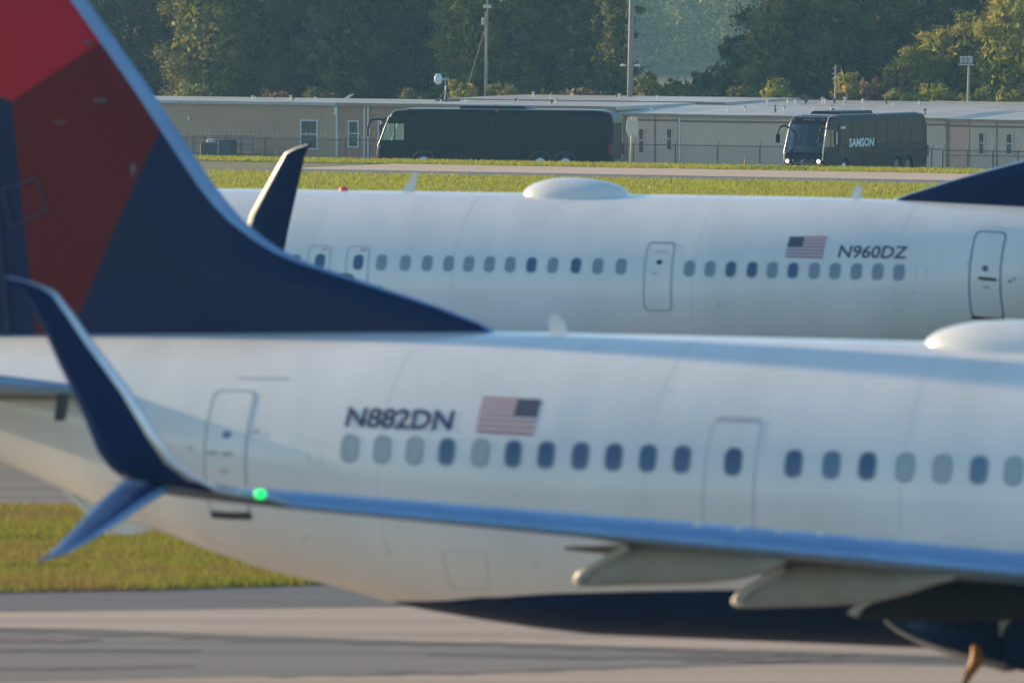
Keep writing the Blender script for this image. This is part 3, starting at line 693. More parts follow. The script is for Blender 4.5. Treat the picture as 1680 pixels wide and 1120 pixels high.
for sd in (1, -1):                                # main gear, out of frame below
    for e in (-.42, .42):
        mb = MB(); c = NEAR.atL(1720, 1165, 2.86); prof = [(-.17, .2), (-.17, .46), (-.10, .56), (.10, .56), (.17, .46), (.17, .2)]
        lathe(mb, prof, 'y', 20, (c[0], 2.86 * sd + e, .56 - (3.495) + .02))
        NEAR.put('wheel', mb.v, mb.f, M['tire'], smooth=True)
    c = NEAR.atL(1720, 1100, 2.86); mb = MB(); mb.tube([(c[0], 2.86 * sd, -2.9), (c[0], 2.86 * sd, -.8)], .1); NEAR.put('gear_leg', mb.v, mb.f, M['metal'])
mbx = NEAR.atL(1653, 1033, 2.4); u, L, w_ = mbx
mb = MB(); mb.bevbox(u - .12, u + .06, L - .03, L + .03, w_ - .08, w_ + .16, .015); mb.bevbox(u + .08, u + .35, L - .03, L + .03, w_ - .05, w_ + .01, .01)
NEAR.put('bracket', mb.v, mb.f, M['fairing'])
# engine under each near side wing, ahead of the frame
def engine(P, u, L, z):
    mb = MB(); lathe(mb, [(-2.2, .35), (-1.4, .62), (-1.39, .85), (0, 1.05), (1.2, 1.08), (1.75, .98), (1.8, .9), (1.3, .78), (1.2, .1)], 'x', 32, (u, L, z))
    return P.put('engine', mb.v, mb.f, M['white'], smooth=True)
engine(NEAR, 11.0, 4.85, -1.9)

# ---- near stabilizer (tailplane)
st = [(300, 648, 662), (200, 634, 655), (105, 619, 648), (50, 611, 647), (0, 604, 644), (-200, 575, 625), (-420, 545, 600)]
t = NEAR.atL(240, 650, .95); tn = math.tan(R(32)); secs = []
for px, y0, y1 in st:
    o, d = NEAR.pray(px, (y0 + y1) / 2); u_t = t[0] + .95 * tn
    k = (u_t - o[0] - tn * o[1]) / (d[0] + tn * d[1]); Q = o + d * k; secs.append((Q[0], Q[1], Q[2], (y1 - y0) / 120))
rings = [airfoil(u, L, w_, float(np.interp(L, [0, 7], [4.4, 1.4])), t_ * .85) for u, L, w_, t_ in secs]
n = len(rings[0]); V = [p for r in rings for p in r]; f = []; mi = []
for i in range(len(rings) - 1):
    for j in range(n): k = (j + 1) % n; f.append((i * n + j, i * n + k, (i + 1) * n + k, (i + 1) * n + j)); mi.append(0 if j < 8 else 1)
f += [tuple(range(n)), tuple((len(rings) - 1) * n + j for j in range(n))]; mi += [0, 0]
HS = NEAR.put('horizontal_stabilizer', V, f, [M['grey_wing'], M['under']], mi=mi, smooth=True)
V = []
for r in rings:
    r = np.array(r); idx = [n - 2, n - 1, 0, 1, 2]; V += [tuple(r[j] + np.array([.012, 0, (.006 if j in (1, 2) else -.006 if j > 8 else 0)])) for j in idx]
NEAR.put('leading_edge', V, [(i * 5 + j, i * 5 + j + 1, (i + 1) * 5 + j + 1, (i + 1) * 5 + j) for i in range(len(rings) - 1) for j in range(4)], M['slat'], HS, smooth=True, fix=False)
q0 = NEAR.atL(101, 646, 2.2); q1 = NEAR.atL(95, 690, 2.2); mb = MB()
mb.loft([[(q0[0] - .07, 2.1, q0[2]), (q0[0] + .07, 2.1, q0[2]), (q0[0] + .07, 2.2, q0[2]), (q0[0] - .07, 2.2, q0[2])], [(q1[0] - .06, 2.1, q1[2]), (q1[0] + .06, 2.1, q1[2]), (q1[0] + .06, 2.2, q1[2]), (q1[0] - .06, 2.2, q1[2])]])
NEAR.put('hinge_arm', mb.v, mb.f, M['dark'], HS)
mirr = [[(a, -b, c) for a, b, c in r] for r in rings]; V = [p for r in mirr for p in r]
NEAR.put('horizontal_stabilizer', V, f, [M['grey_wing'], M['under']], mi=mi, smooth=True)
# triangular panel under the tail, tail skid, drain mast
def plate(P, name, pts, L, th, m, parent=None):
    a = [P.atL(x, y, L) for x, y in pts]; V = [tuple(q) for q in a] + [(q[0], q[1] - th, q[2]) for q in a]; n = len(a)
    f = [tuple(range(n)), tuple(range(n, 2 * n))[::-1]] + [(i, (i + 1) % n, n + (i + 1) % n, n + i) for i in range(n)]
    return P.put(name, V, f, m, parent)
vp = plate(NEAR, 'ventral_panel', [(88, 785), (140, 795), (260, 850), (345, 846), (270, 862), (215, 877), (180, 874), (150, 846)], .35, .12, M['white'])
plate(NEAR, 'panel_edge', [(87, 790), (94, 788), (152, 842), (183, 872), (176, 877), (144, 846)], .38, .16, M['pale_edge'], vp)
blob(NEAR, 'tail_lamp', 142, 811, .55, .035, .03, .06, M['pale_edge']); blob(NEAR, 'tail_lamp', 178, 870, .45, .035, .03, .06, M['pale_edge'])
plate(NEAR, 'tail_skid', [(398, 875), (420, 882), (440, 895), (452, 930), (446, 937), (430, 925), (405, 890)], .35, .16, M['seam'])
blob(NEAR, 'drain_mast', 412, 886, .9, .10, .05, .06, M['dark'])

# ---- domes, blades and beacons on the crowns
def dome(P, px0, px1, pk, peak, hgt, wid, name='satellite_dome'):
    T = 2.005
    a = col(P, px0, 500, 2.0)[0]; b = col(P, px1, 500, 2.0)[0]; up_ = col(P, pk, 500, 2.0)[0]
    rings = []; N = 26
    for i in range(N + 1):
        t = i / N; x = .5 - .5 * math.cos(math.pi * t); u = a + (b - a) * x; s = abs((up_ - a) / (b - a))
        y = (x / s) if x < s else (1 - x) / (1 - s); hh = math.sqrt(max(0, 1 - (1 - y) ** 2.1)); r = []
        for j in range(13):
            q = math.pi * j / 12; L = wid * hh ** .8 * math.cos(q); ph = L / 1.9
            base = P.S(u, ph, -.02); r.append((u, base[1], base[2] + hgt * hh * math.sin(q) ** .8))
        rings.append(r)
    mb = MB(); mb.loft(rings, cap=False, close=False); return P.put(name, mb.v, mb.f, M['white'], smooth=True)
dome(NEAR, 1523, 1860, 1672, 531, .33, .60); dome(FAR, 863, 1030, 935, 294, .35, .62)
def bladeant(P, pts, th=.05, name='blade_antenna', L=0.0): return plate(P, name, pts, L + th / 2, th, M['white'])
bladeant(NEAR, [(899, 521), (903, 518), (914, 519), (922, 528), (930, 553), (903, 553)], .07)
bladeant(FAR, [(679, 284), (684, 285), (676, 320), (655, 320)], .05); bladeant(FAR, [(1402, 306), (1412, 306), (1410, 330), (1395, 330)], .07)
blob(FAR, 'beacon', 564, 311, 0.0, .10, .08, .075, M['red_glass']); 

# ---- windows, doors, lettering
nw = [(574, 'L'), (627, 'L'), (680, 'L'), (733, 'D'), (788, 'L'), (842, 'D'), (896, 'D'), (952, 'D'), (1007, 'D'), (1063, 'D'), (1119, 'D'), (1302, 'D'), (1364, 'M'), (1423, 'D'), (1485, 'L'), (1546, 'L'), (1606, 'M'), (1663, 'L'), (1725, 'D'), (1786, 'M')]
gm = {'L': M['shade'], 'D': M['glass_dark'], 'M': M['glass_mid']}
for px, k in nw: window(NEAR, px, float(np.interp(px, [574, 1119, 1302, 1663, 1900], [735.5, 753, 760, 772.5, 781])), gm[k], M['frame'], NEAR.root)
fwn = [(485, 'L'), (626, 'L'), (665, 'L'), (701, 'L'), (736, 'L'), (769, 'L'), (803, 'L'), (837, 'L'), (872, 'D'), (907, 'L'), (945, 'D'), (981, 'L'), (1019, 'L'), (1131, 'L'), (1165, 'L'), (1199, 'D'), (1234, 'D'), (1267, 'L'), (1301, 'D'), (1336, 'L'), (1370, 'L'), (1405, 'L'), (1440, 'L'), (1475, 'L')]
gf = {'L': M['shade2'], 'D': M['glass_dark']}
wy = lambda px: float(np.interp(px, [589, 1019, 1131, 1475], [430, 437, 440.5, 446.5]))
for px, k in fwn: window(FAR, px, wy(px), gf[k], M['frame_far'], FAR.root, .125, .175)
def door(P, quad_px, name='door', wx=.05, wy_=.02, rx=.18, ry=.075, seam=None):
    q = pxquad(P, quad_px); o = fill_patch(P, name, q, M['white'], rx, ry, .004, 16)
    ring_patch(P, 'seam', q, seam or M['seam'], wx, wy_, rx, ry, .006, 12, o); return o, q
def on_door(P, o, q, name, x0, x1, y0, y1, m, rx=.3, ry=.3, off=.010):
    quad = [bil(q, x0, y0), bil(q, x1, y0), bil(q, x1, y1), bil(q, x0, y1)]
    return fill_patch(P, name, [tuple(z) for z in quad], m, rx, ry, off, 3, o)
# near aft door
d1, q1 = door(NEAR, [(352, 638), (423, 640), (413, 846), (345, 843)], seam=M['seam'])
on_door(NEAR, d1, q1, 'viewport', .40, .62, .33, .39, M['glass_mid'], .5, .5)
on_door(NEAR, d1, q1, 'handle', .08, .34, .485, .515, M['seam']); on_door(NEAR, d1, q1, 'handle', .42, .68, .49, .525, M['seam'])
on_door(NEAR, d1, q1, 'placard', .38, .58, .62, .66, mat('placard_pink', (.65, .50, .50), .5)); on_door(NEAR, d1, q1, 'sill', .02, 1.0, .965, 1.03, M['dark'], .05, .2)
on_door(NEAR, d1, q1, 'hinge', 1.06, 1.24, .33, .355, M['seam'])
d2, q2 = door(NEAR, [(1170, 686), (1253, 688), (1242, 905), (1158, 902)], wx=.03, wy_=.012, seam=mat('soft_seam', (.50, .53, .58), .5))
on_door(NEAR, d2, q2, 'gutter', .06, .96, -.012, .022, M['seam'], .1, .5)
uu, pp = NEAR.hit(1203, 757); window(NEAR, 1203, 757, M['glass_dark'], M['frame'], d2)
# far doors
d3, q3 = door(FAR, [(1063, 397), (1110, 398), (1104, 511), (1056, 510)], wx=.07, wy_=.025)
on_door(FAR, d3, q3, 'viewport', .42, .62, .27, .345, M['dark'], .5, .5); on_door(FAR, d3, q3, 'placard', .3, .78, .13, .17, mat('placard_pale', (.55, .52, .56), .5)); on_door(FAR, d3, q3, 'placard', .28, .48, .45, .49, mat('placard_rose', (.60, .48, .52), .5))
on_door(FAR, d3, q3, 'gutter', .08, .95, -.012, .015, M['seam'], .1, .5)
d4, q4 = door(FAR, [(1602, 378), (1654, 381), (1650, 524), (1594, 521)], wx=.05, wy_=.018, seam=mat('blue_seam', (.10, .16, .25), .5))
on_door(FAR, d4, q4, 'viewport', .40, .60, .40, .47, M['glass_dark'], .5, .5); on_door(FAR, d4, q4, 'handle', .28, .88, .525, .56, M['dark']); on_door(FAR, d4, q4, 'sill', 0, 1.0, .975, 1.02, M['dark'], .05, .2)
on_door(FAR, d4, q4, 'placard', .45, .65, .62, .645, mat('placard_red', (.6, .3, .3), .5)); on_door(FAR, d4, q4, 'hinge', -.08, .03, .385, .405, M['seam']); on_door(FAR, d4, q4, 'pressure_port', 1.22, 1.32, .535, .56, M['dark'], .5, .5)
for x in (0, 63):
    d5, q5 = door(FAR, [(508 + x, 402 + x * .015), (545 + x, 403 + x * .015), (541 + x, 467), (503 + x, 466)], 'overwing_exit', wx=.05, wy_=.03, rx=.25, ry=.18)
    window(FAR, 525 + x, 429 + x * .018, M['glass_dark'], M['frame_far'], d5, .125, .175)
    on_door(FAR, d5, q5, 'placard', .55, .85, .08, .14, mat('placard_exit', (.60, .35, .37), .5))
text_on(NEAR, 'N882DN', [(569, 667), (748, 673), (744, 707), (565, 700)], M['text'], shear=.11, bold=.030)
text_on(FAR, 'N960DZ', [(1377, 402), (1491, 404), (1489, 425), (1374, 423)], M['text'], shear=.12, bold=.014)
flag(NEAR, [(793, 651), (889, 655), (875, 714), (781, 709)], False)
flag(FAR, [(1296, 388), (1357, 388), (1350, 424), (1288, 422)], True)
M['scuff'] = mat('pale_scuff', (.12, .08, .09), .5); M['fin_seam'] = mat('fin_seam', (.012, .026, .07), .5)
for x, y, rx_, rz_ in ((145, 70, .07, .035), (165, 165, .12, .03), (100, 201, .16, .025), (219, 278, .045, .10)): blob(NEAR, 'scuff_mark', x, y, .125, rx_, .035, rz_, M['scuff'])
def fin_line(pts, w=.03):
    a = [NEAR.atL(x, y, .172) for x, y in pts]; V = []; f = []
    for i in range(len(a) - 1):
        d = a[i + 1] - a[i]; nn = np.array([-d[2], 0, d[0]]); nn /= np.linalg.norm(nn); k = len(V); V += [tuple(a[i] - nn * w / 2), tuple(a[i + 1] - nn * w / 2), tuple(a[i + 1] + nn * w / 2), tuple(a[i] + nn * w / 2)]; f.append((k, k + 1, k + 2, k + 3))
    NEAR.put('panel_seam', V, f, M['fin_seam'], fix=False)
fin_line([(3, 312), (58, 292), (78, 344), (18, 372), (3, 312)]); fin_line([(-30, 60), (-8, 300), (12, 545)], .03)
def seam_line(P, px, py, a0=.1, a1=2.2, w=.012):
    u, ph = P.hit(px, py); V = []; N = 24
    for i in range(N + 1):
        p = a0 + (a1 - a0) * i / N; V += [P.S(u, p, .004), P.S(u + w, p, .004)]
    P.put('panel_seam', V, [(2 * i, 2 * i + 1, 2 * i + 3, 2 * i + 2) for i in range(N)], M['seam_soft'], fix=False)
for x, y in ((1085, 640), (640, 640), (1500, 660)): seam_line(NEAR, x, y)
for x, y in ((1488, 360), (755, 380), (1150, 380)): seam_line(FAR, x, y)
for x0, x1, y in ((378, 466, 617),):
    a, b = NEAR.hit(x0, y), NEAR.hit(x1, y + 1); NEAR.put('rain_gutter', [NEAR.S(a[0], a[1], .01), NEAR.S(b[0], b[1], .01), NEAR.S(b[0], b[1] + .012, .02), NEAR.S(a[0], a[1] + .012, .02)], [(0, 1, 2, 3)], M['seam_soft'], fix=False)
a, b = FAR.hit(1596, 369), FAR.hit(1664, 371); FAR.put('rain_gutter', [FAR.S(a[0], a[1], .01), FAR.S(b[0], b[1], .01), FAR.S(b[0], b[1] + .012, .02), FAR.S(a[0], a[1] + .012, .02)], [(0, 1, 2, 3)], M['seam_soft'], fix=False)
def port(P, x, y, r, m, name='drain_port'):
    u, ph = P.hit(x, y); q = cquad(P, u, ph, r, r); fill_patch(P, name, q, m, .5, .5, .008, 3)
for x, y, r in ((312, 735, .03), (424, 706, .03), (500, 884, .025), (640, 905, .02), (880, 925, .025), (1100, 640, .02), (1262, 672, .02)): port(NEAR, x, y, r, M['seam'])
for x, y, r in ((1664, 458, .04), (1590, 438, .03), (1180, 500, .03), (700, 500, .03), (624, 470, .05), (1500, 480, .02)): port(FAR, x, y, r, M['seam'])
ci = NEAR.hit(516, 742); q = cquad(NEAR, ci[0], ci[1], .12, .17); ring_patch(NEAR, 'window_plug', q, M['seam_soft'], .06, .05, .42, .3, .008, 2)
ci = FAR.hit(1511, 447); q = cquad(FAR, ci[0], ci[1], .12, .17); ring_patch(FAR, 'window_plug', q, M['seam_soft'], .06, .05, .42, .3, .008, 2)
qa = pxquad(NEAR, [(724, 900), (798, 903), (806, 966), (742, 966)]); ring_patch(NEAR, 'access_panel', qa, M['seam_soft'], .03, .03, .1, .1, .006, 4)


# ------------------------------------------------------------------ huts along the service road
HB = 480.0
def AX(px, py=180, b=HB): return onB(px, py, b)[0]
def ZZ(px, py, b=HB): return onB(px, py, b)[1]
M['sid_tan'] = add_wave(mat('siding_tan', (.44, .29, .19), .8, var=.06, scale=.5), 1.6)
M['sid_dark'] = add_wave(mat('siding_brown', (.37, .22, .15), .8, var=.06, scale=.5), 1.6)
M['sid_grey'] = add_wave(mat('siding_grey', (.60, .48, .38), .8, var=.05, scale=.5), 1.6)
M['sid_pink'] = add_wave(mat('siding_pinkish', (.64, .39, .29), .8, var=.05, scale=.5), 1.6)
M['sid_pale'] = add_wave(mat('siding_pale', (.62, .46, .36), .8, var=.05, scale=.5), 1.6)
M['roof'] = mat('roof_membrane', (.48, .46, .41), .45, var=.12, scale=.8, stretch=(.2, 1, 1))
M['fascia'] = mat('fascia_brown', (.30, .24, .20), .7, var=.1)
M['fascia_l'] = mat('fascia_grey', (.42, .42, .41), .6, var=.1)
M['wframe'] = mat('window_trim', (.62, .66, .66), .5)
M['trimdk'] = mat('trim_dark', (.20, .14, .11), .7)
M['hglass'] = mat('hut_glass', (.05, .07, .075), .15, coat=.5, var=.3, scale=2)
M['ventw'] = mat('vent_white', (.7, .7, .68), .5); M['ventd'] = mat('vent_dark', (.06, .06, .06), .6)
M['skirt'] = mat('skirting_pale', (.42, .45, .50), .7, var=.1)
M['wood'] = mat('weathered_wood', (.28, .22, .17), .85, var=.25, scale=6, stretch=(8, 8, .3))
M['galv'] = mat('galvanised', (.45, .46, .47), .45, metal=.6)
M['fence'] = mat('fence_steel', (.09, .09, .09), .6)
M['teal'] = mat('machine_teal', (.025, .06, .075), .6, var=.2)
def hut(px0, px1, ztop, wallm, fascia, depth, label, wins=(), seams=(), trim=None, roof_z=None, b=HB, vents=(), ft=.16, vents2=()):
    a0, a1 = AX(px0, 180, b), AX(px1, 180, b); zb = tz(b) - .05; e = empty('hut', TG(a0, b, 0), label, 'building', 'flat roofed huts beside the service road'); Lw = a1 - a0
    mb = MB(); mb.box(.01, Lw - .01, 0, depth, zb + .28, ztop - ft); mb.build('wall', wallm, e)
    mb = MB(); mb.box(.03, Lw - .03, .03, depth - .03, zb, zb + .28); mb.build('skirting', M['skirt'], e)
    rz = roof_z or ztop
    mb = MB(); n = 14
    v = []
    for i in range(n + 1):
        x = -.1 + (Lw + .2) * i / n; d = .03 * math.sin(i * 1.7)
        v.append([(x, -.14, ztop - ft + .004), (x, -.14, ztop + d * .5), (x, depth * .5, (ztop + rz) / 2 + .02 + d), (x, depth, rz), (x, depth, ztop - ft + .004)])
    mb.loft(v); rf = mb.build('roof', M['roof'], e)
    mb = MB(); mb.box(-.08, Lw + .08, -.17, -.145, ztop - ft, ztop - .02); mb.build('fascia', fascia, e)
    if trim is not None: mb = MB(); mb.box(.02, Lw - .02, -.03, -.004, trim - .06, trim + .06); mb.build('trim_band', M['trimdk'], e)
    for sx, m_, wd in seams:
        x = AX(sx, 200, b) - a0; mb = MB(); mb.box(x - wd / 2, x + wd / 2, -.05, -.005, zb + .3, ztop - ft - .01); mb.build('corner_trim', m_, e)
    for (x0, y0, x1, y1, fm, two, w_) in wins:
        xa, xb = AX(x0, y0, b) - a0, AX(x1, y0, b) - a0; z1, z0 = ZZ((x0 + x1) / 2, y0, b), ZZ((x0 + x1) / 2, y1, b)
        mb = MB(); mb.box(xa - w_, xb + w_, -.06, -.006, z1, z1 + w_); mb.box(xa - w_, xb + w_, -.06, -.006, z0 - w_, z0); mb.box(xa - w_, xa, -.058, -.006, z0, z1); mb.box(xb, xb + w_, -.058, -.006, z0, z1)
        zm = z0 + (z1 - z0) * .52
        if two: mb.box(xa, xb, -.05, -.006, zm - .03, zm + .03)
        wo = mb.build('window', fm, e)
        for za, zc in ((z0, zm - .03), (zm + .03, z1)): mb = MB(); mb.box(xa + .002, xb - .002, -.03, -.008, za + .002, zc - .002); mb.build('pane', M['hglass'], wo)
    for k, (vx, vy, sz, m_) in enumerate(vents):
        x = AX(vx, vy, b) - a0; dv = depth * (.25 + .5 * ((k * 7) % 5) / 5); zr = ztop + (rz - ztop) * dv / depth
        mb = MB(); r = sz; mb.tube([(x, dv, zr - .05), (x, dv, zr + sz * 1.6)], r * .45, 8); mb.tube([(x, dv, zr + sz * 1.6), (x, dv, zr + sz * 2.0), (x, dv, zr + sz * 2.5)], [r * .9, r, r * .3], 8)
        mb.build('roof_vent', m_, rf)
    return e, a0
vw = lambda xs, s=.10: [(x, 165, s * (.8 + .5 * ((i * 37) % 10) / 10), (M['ventw'], M['ventd'], M['galv'])[(i * 5) % 3]) for i, x in enumerate(xs)]
h1, a1_ = hut(60, 552, .50, M['sid_tan'], M['fascia_l'], 11, 'tan hut with a wooden deck and one white framed window, left of the coaches', [(495, 199, 520, 243, M['wframe'], 1, .09)], [(553, M['wframe'], .12)], None, .55, vents=vw((262, 353, 361, 371, 402, 447, 456)), ft=.2)
h2, a2_ = hut(554, 1010, .50, M['sid_dark'], M['fascia'], 11, 'brown hut half hidden behind the left coach', [(573, 200, 587, 240, M['wframe'], 1, .08), (622, 200, 636, 240, M['wframe'], 1, .08)], [(598, M['wframe'], .10)], None, .55, vents=vw((690, 705, 760, 803, 840, 872)), ft=.24)
h3, a3_ = hut(1011, 1112, .08, M['sid_pale'], M['fascia'], 10, 'pale hut with two narrow windows beside the round topped road sign', [(1049, 212, 1056, 250, M['sid_pale'], 1, .07), (1095, 212, 1102, 245, M['sid_pale'], 1, .07)], [(1026, M['trimdk'], .35), (1075, M['trimdk'], .05)], -.35, .45, vents=vw((1040,)))
h4, a4_ = hut(1113, 1552, .06, M['sid_grey'], M['fascia'], 10, 'long plain grey hut behind the coach with white lettering', [], [(1115, M['wframe'], .12)], -.38, .45, vents=vw((1165, 1170, 1197, 1205, 1223, 1243, 1283, 1290, 1327, 1356, 1412, 1467)))
h5, a5_ = hut(1553, 1591, .02, M['sid_pink'], M['fascia'], 10, 'narrow pinkish hut section right of the coach with white lettering', [], [(1556, M['trimdk'], .1)], -.42, .42)
h6, a6_ = hut(1592, 1900, .0, M['sid_grey'], M['fascia'], 10, 'grey hut with two narrow windows at the right edge of the photo', [(1607, 219, 1614, 252, M['sid_grey'], 1, .12), (1652, 221, 1660, 252, M['sid_grey'], 1, .12)], [(1636, M['trimdk'], .06)], -.45, .42)
h7, a7_ = hut(740, 1190, .52, M['sid_grey'], M['fascia'], 11, 'middle hut of the rear row, its pale roof showing above the left coach', b=497, roof_z=.62, vents=vw((872, 960, 930, 1035, 805), .12))
h8, a8_ = hut(1191, 1420, .32, M['sid_grey'], M['fascia'], 11, 'rear row hut with many small vents on its pale roof above the right coach', b=497, roof_z=.5, vents=vw((1228, 1238, 1245, 1262, 1283, 1291, 1299, 1308, 1326, 1349, 1355, 1400), .13))
h9, a9_ = hut(1421, 1900, .28, M['sid_grey'], M['fascia'], 11, 'rear row hut with a bare pale roof at the right edge of the photo', b=497, roof_z=.55, vents=vw((1435, 1455), .1))
# downspout and wall vents
mb = MB(); x = AX(598.5, 200) - a2_; mb.tube([(x + .3, -.1, .25), (x + .3, -.1, tz(HB) + .1)], .05); mb.build('downspout', M['wframe'], h2)
mb = MB(); x = AX(553, 180) - a1_; mb.box(x - .18, x + .05, -.1, -.06, -.32, .2); mb.build('wall_vent', M['wframe'], h1)
mb = MB(); x = AX(311, 195) - a1_; mb.box(x - .08, x + .08, -.16, -.02, -.75, -.55); mb.build('wall_lamp', M['wframe'], h1)

# wooden deck with railing and steps
db = 477.2; da0, da1 = AX(318, 240, db), AX(416, 240, db); zt = ZZ(360, 250, db); e = empty('wooden_deck', TG(da0, db, 0), 'weathered wooden deck with railing in front of the tan hut', 'deck'); Lw = da1 - da0; zb = tz(db)
mb = MB()
for i in range(int(Lw / .3)): mb = MB(); mb.box(i * .3, i * .3 + .27, 0, 2.6, zt - .05, zt); mb.build('plank', M['wood'], e)
for i in range(6):
    x = Lw * i / 5; mb = MB(); mb.box(x - .06, x + .06, -.12, -.002, zb - .05, zt + 1.05); mb.build('post', M['wood'], e)
for h in (.5, 1.02): mb = MB(); mb.box(-.06, Lw + .06, -.17, -.125, zt + h, zt + h + .1); mb.build('rail', M['wood'], e)
mb = MB(); mb.box(0, Lw, .02, .06, zt - .3, zt - .055); mb.build('beam', M['wood'], e)
for i in range(5): mb = MB(); mb.box(Lw + .1 + i * .3, Lw + .42 + i * .3, .2, 1.4, zt - .14 - i * .15, zt - .09 - i * .15); mb.build('step', M['wood'], e)
for y in (.15, 1.45): mb = MB(); mb.tube([(Lw + .1, y, zt + .95), (Lw + 1.6, y, zt + .2)], .035); mb.tube([(Lw + 1.6, y, zt + .2), (Lw + 1.6, y, zb)], .04); mb.build('stair_rail', M['wood'], e)
e = empty('generator', TG(AX(334, 240, 476), 476, tz(476)), 'teal generator cabinet standing at the left end of the wooden deck', 'generator')
mb = MB(); mb.bevbox(0, 1.5, -.5, .5, .15, 1.15, .08); mb.build('cabinet', M['teal'], e); mb = MB(); mb.box(.05, 1.45, -.4, .4, 0, .15); mb.build('base', M['ventd'], e)
mb = MB(); mb.bevbox(.35, 1.0, -.3, .3, 1.15, 1.42, .1); mb.build('hood', M['galv'], e); mb = MB(); 
for i in range(5): mb.box(.2, .75, -.53, -.505, .35 + i * .13, .42 + i * .13)
mb.build('louvre', M['ventd'], e)
e = empty('generator', TG(AX(362, 240, 475.6), 475.6, tz(476)), 'dark boxy cabinet standing right of the teal generator', 'generator')
mb = MB(); mb.bevbox(0, 1.0, -.4, .4, .1, 1.35, .05); mb.build('cabinet', M['ventd'], e); mb = MB(); mb.box(.1, .9, -.43, -.405, .3, 1.2); mb.build('door', M['teal'], e)

# ------------------------------------------------------------------ fence with razor wire
FBd = 455.0
def fence_run(px0, px1, pitch, zr, label, b=FBd, extra=False):
    a0, a1 = AX(px0, 230, b), AX(px1, 230, b); e = empty('chain_link_fence', TG(a0, b, 0), label, 'fence'); L = a1 - a0; zb = tz(b); n = int(L / pitch)
    base = None
    for i in range(n + 1):
        x = i * pitch
        if base is None:
            mb = MB(); mb.tube([(0, 0, zb - .1), (0, 0, zr + .02)], .045, 6); mb.tube([(0, 0, zr), (.1, .12, zr + .32)], .018, 5); base = mb.build('post', M['fence'], e)
        else: c = base.copy(); COL.objects.link(c); c.parent = e; c.location = (x, 0, 0)
    mb = MB(); mb.tube([(0, 0, zr), (L, 0, zr)], .03, 6); mb.build('top_rail', M['fence'], e)
    if extra: mb = MB(); mb.tube([(0, -.05, zr - .28), (L, -.05, zr - .28)], .022, 6); mb.build('mid_rail', M['fence'], e)
    mb = MB(); h = zr - zb; sp = .16
    V = []; Fq = []
    for i in range(int((L + h) / sp)):
        for s_ in (1, -1):
            x0 = i * sp - (h if s_ > 0 else 0); x1 = x0 + h * s_ if s_ > 0 else x0 - h; p0, p1 = (x0, zb), (x1, zr)
            if min(x0, x1) < 0 or max(x0, x1) > L: continue
            k = len(V); V += [(p0[0] - .004, .0, p0[1]), (p0[0] + .004, .0, p0[1]), (p1[0] + .004, .0, p1[1]), (p1[0] - .004, .0, p1[1])]; Fq.append((k, k + 1, k + 2, k + 3))
    o = mesh_obj('wire_mesh', V, Fq, M['fence'], e, fix=False); o['kind'] = 'stuff'
    V = []; Fq = []; pts = []; N = int(L / .035)
    for i in range(N):
        t = i * .035; q = 2 * math.pi * t / .34; pts.append((t, .06 + .2 * math.cos(q), zr + .38 + .2 * math.sin(q)))
    mb = MB(); V = []
    for i, p in enumerate(pts): V += [(p[0], p[1], p[2] - .006), (p[0], p[1] + .006, p[2] + .006), (p[0], p[1] - .006, p[2] + .006)]
    Fq = [(i * 3 + j, i * 3 + (j + 1) % 3, (i + 1) * 3 + (j + 1) % 3, (i + 1) * 3 + j) for i in range(N - 1) for j in range(3)]
    rr = random.Random(3)
    for i in range(0, N, 5):   # barbs
        p = pts[i]; k = len(V); a = rr.random() * 6.28; V += [(p[0] - .035 * math.cos(a), p[1], p[2] - .035 * math.sin(a)), (p[0] + .035 * math.cos(a), p[1], p[2] + .035 * math.sin(a)), (p[0] + .015 * math.sin(a), p[1] - .02, p[2] - .015 * math.cos(a))]; Fq.append((k, k + 1, k + 2))
    o = mesh_obj('razor_wire', V, Fq, M['razor'], e, fix=False); o['kind'] = 'stuff'
    return e
M['razor'] = mat('razor_steel', (.75, .75, .75), .3, metal=.8)
fence_run(240, 1545, 2.82, -1.24, 'chain link fence topped with razor wire, running behind the coaches')
fence_run(1547, 1850, 1.62, -1.30, 'second chain link fence with two rails, right of the coach with white lettering', 455, True)

# ------------------------------------------------------------------ coaches
M['bus'] = mat('coach_black', (.004, .008, .014), .3, coat=.0, spec=.14)
M['busglass'] = mat('coach_side_glass', (.003, .007, .013), .16, coat=.0, spec=.12)
M['chrome_soft'] = mat('satin_trim', (.75, .72, .66), .35, metal=.5); M['rim'] = mat('wheel_rim', (.42, .50, .66), .3, metal=.8); M['chrome'] = mat('chrome', (.7, .7, .7), .15, metal=1)
M['amber'] = mat('amber_lens', (.6, .12, .03), .3); M['redl'] = mat('tail_lens', (.16, .01, .02), .3)
M['head'] = mat('headlamp_lit', (1, .95, .8), .2, emit=(1, .93, .75, 8)); M['headoff'] = mat('headlamp_off', (.35, .35, .36), .15)
M['plate'] = mat('pale_plate', (.28, .32, .36), .5); M['busgrey'] = mat('coach_trim_grey', (.10, .11, .12), .4)
M['interior'] = mat('cab_interior', (.03, .035, .04), .8); M['shirt'] = mat('shirt_blue', (.05, .10, .24), .85, var=.15, scale=8); M['skin'] = mat('skin', (.30, .17, .12), .6); M['hair'] = mat('hair_dark', (.02, .015, .012), .8)
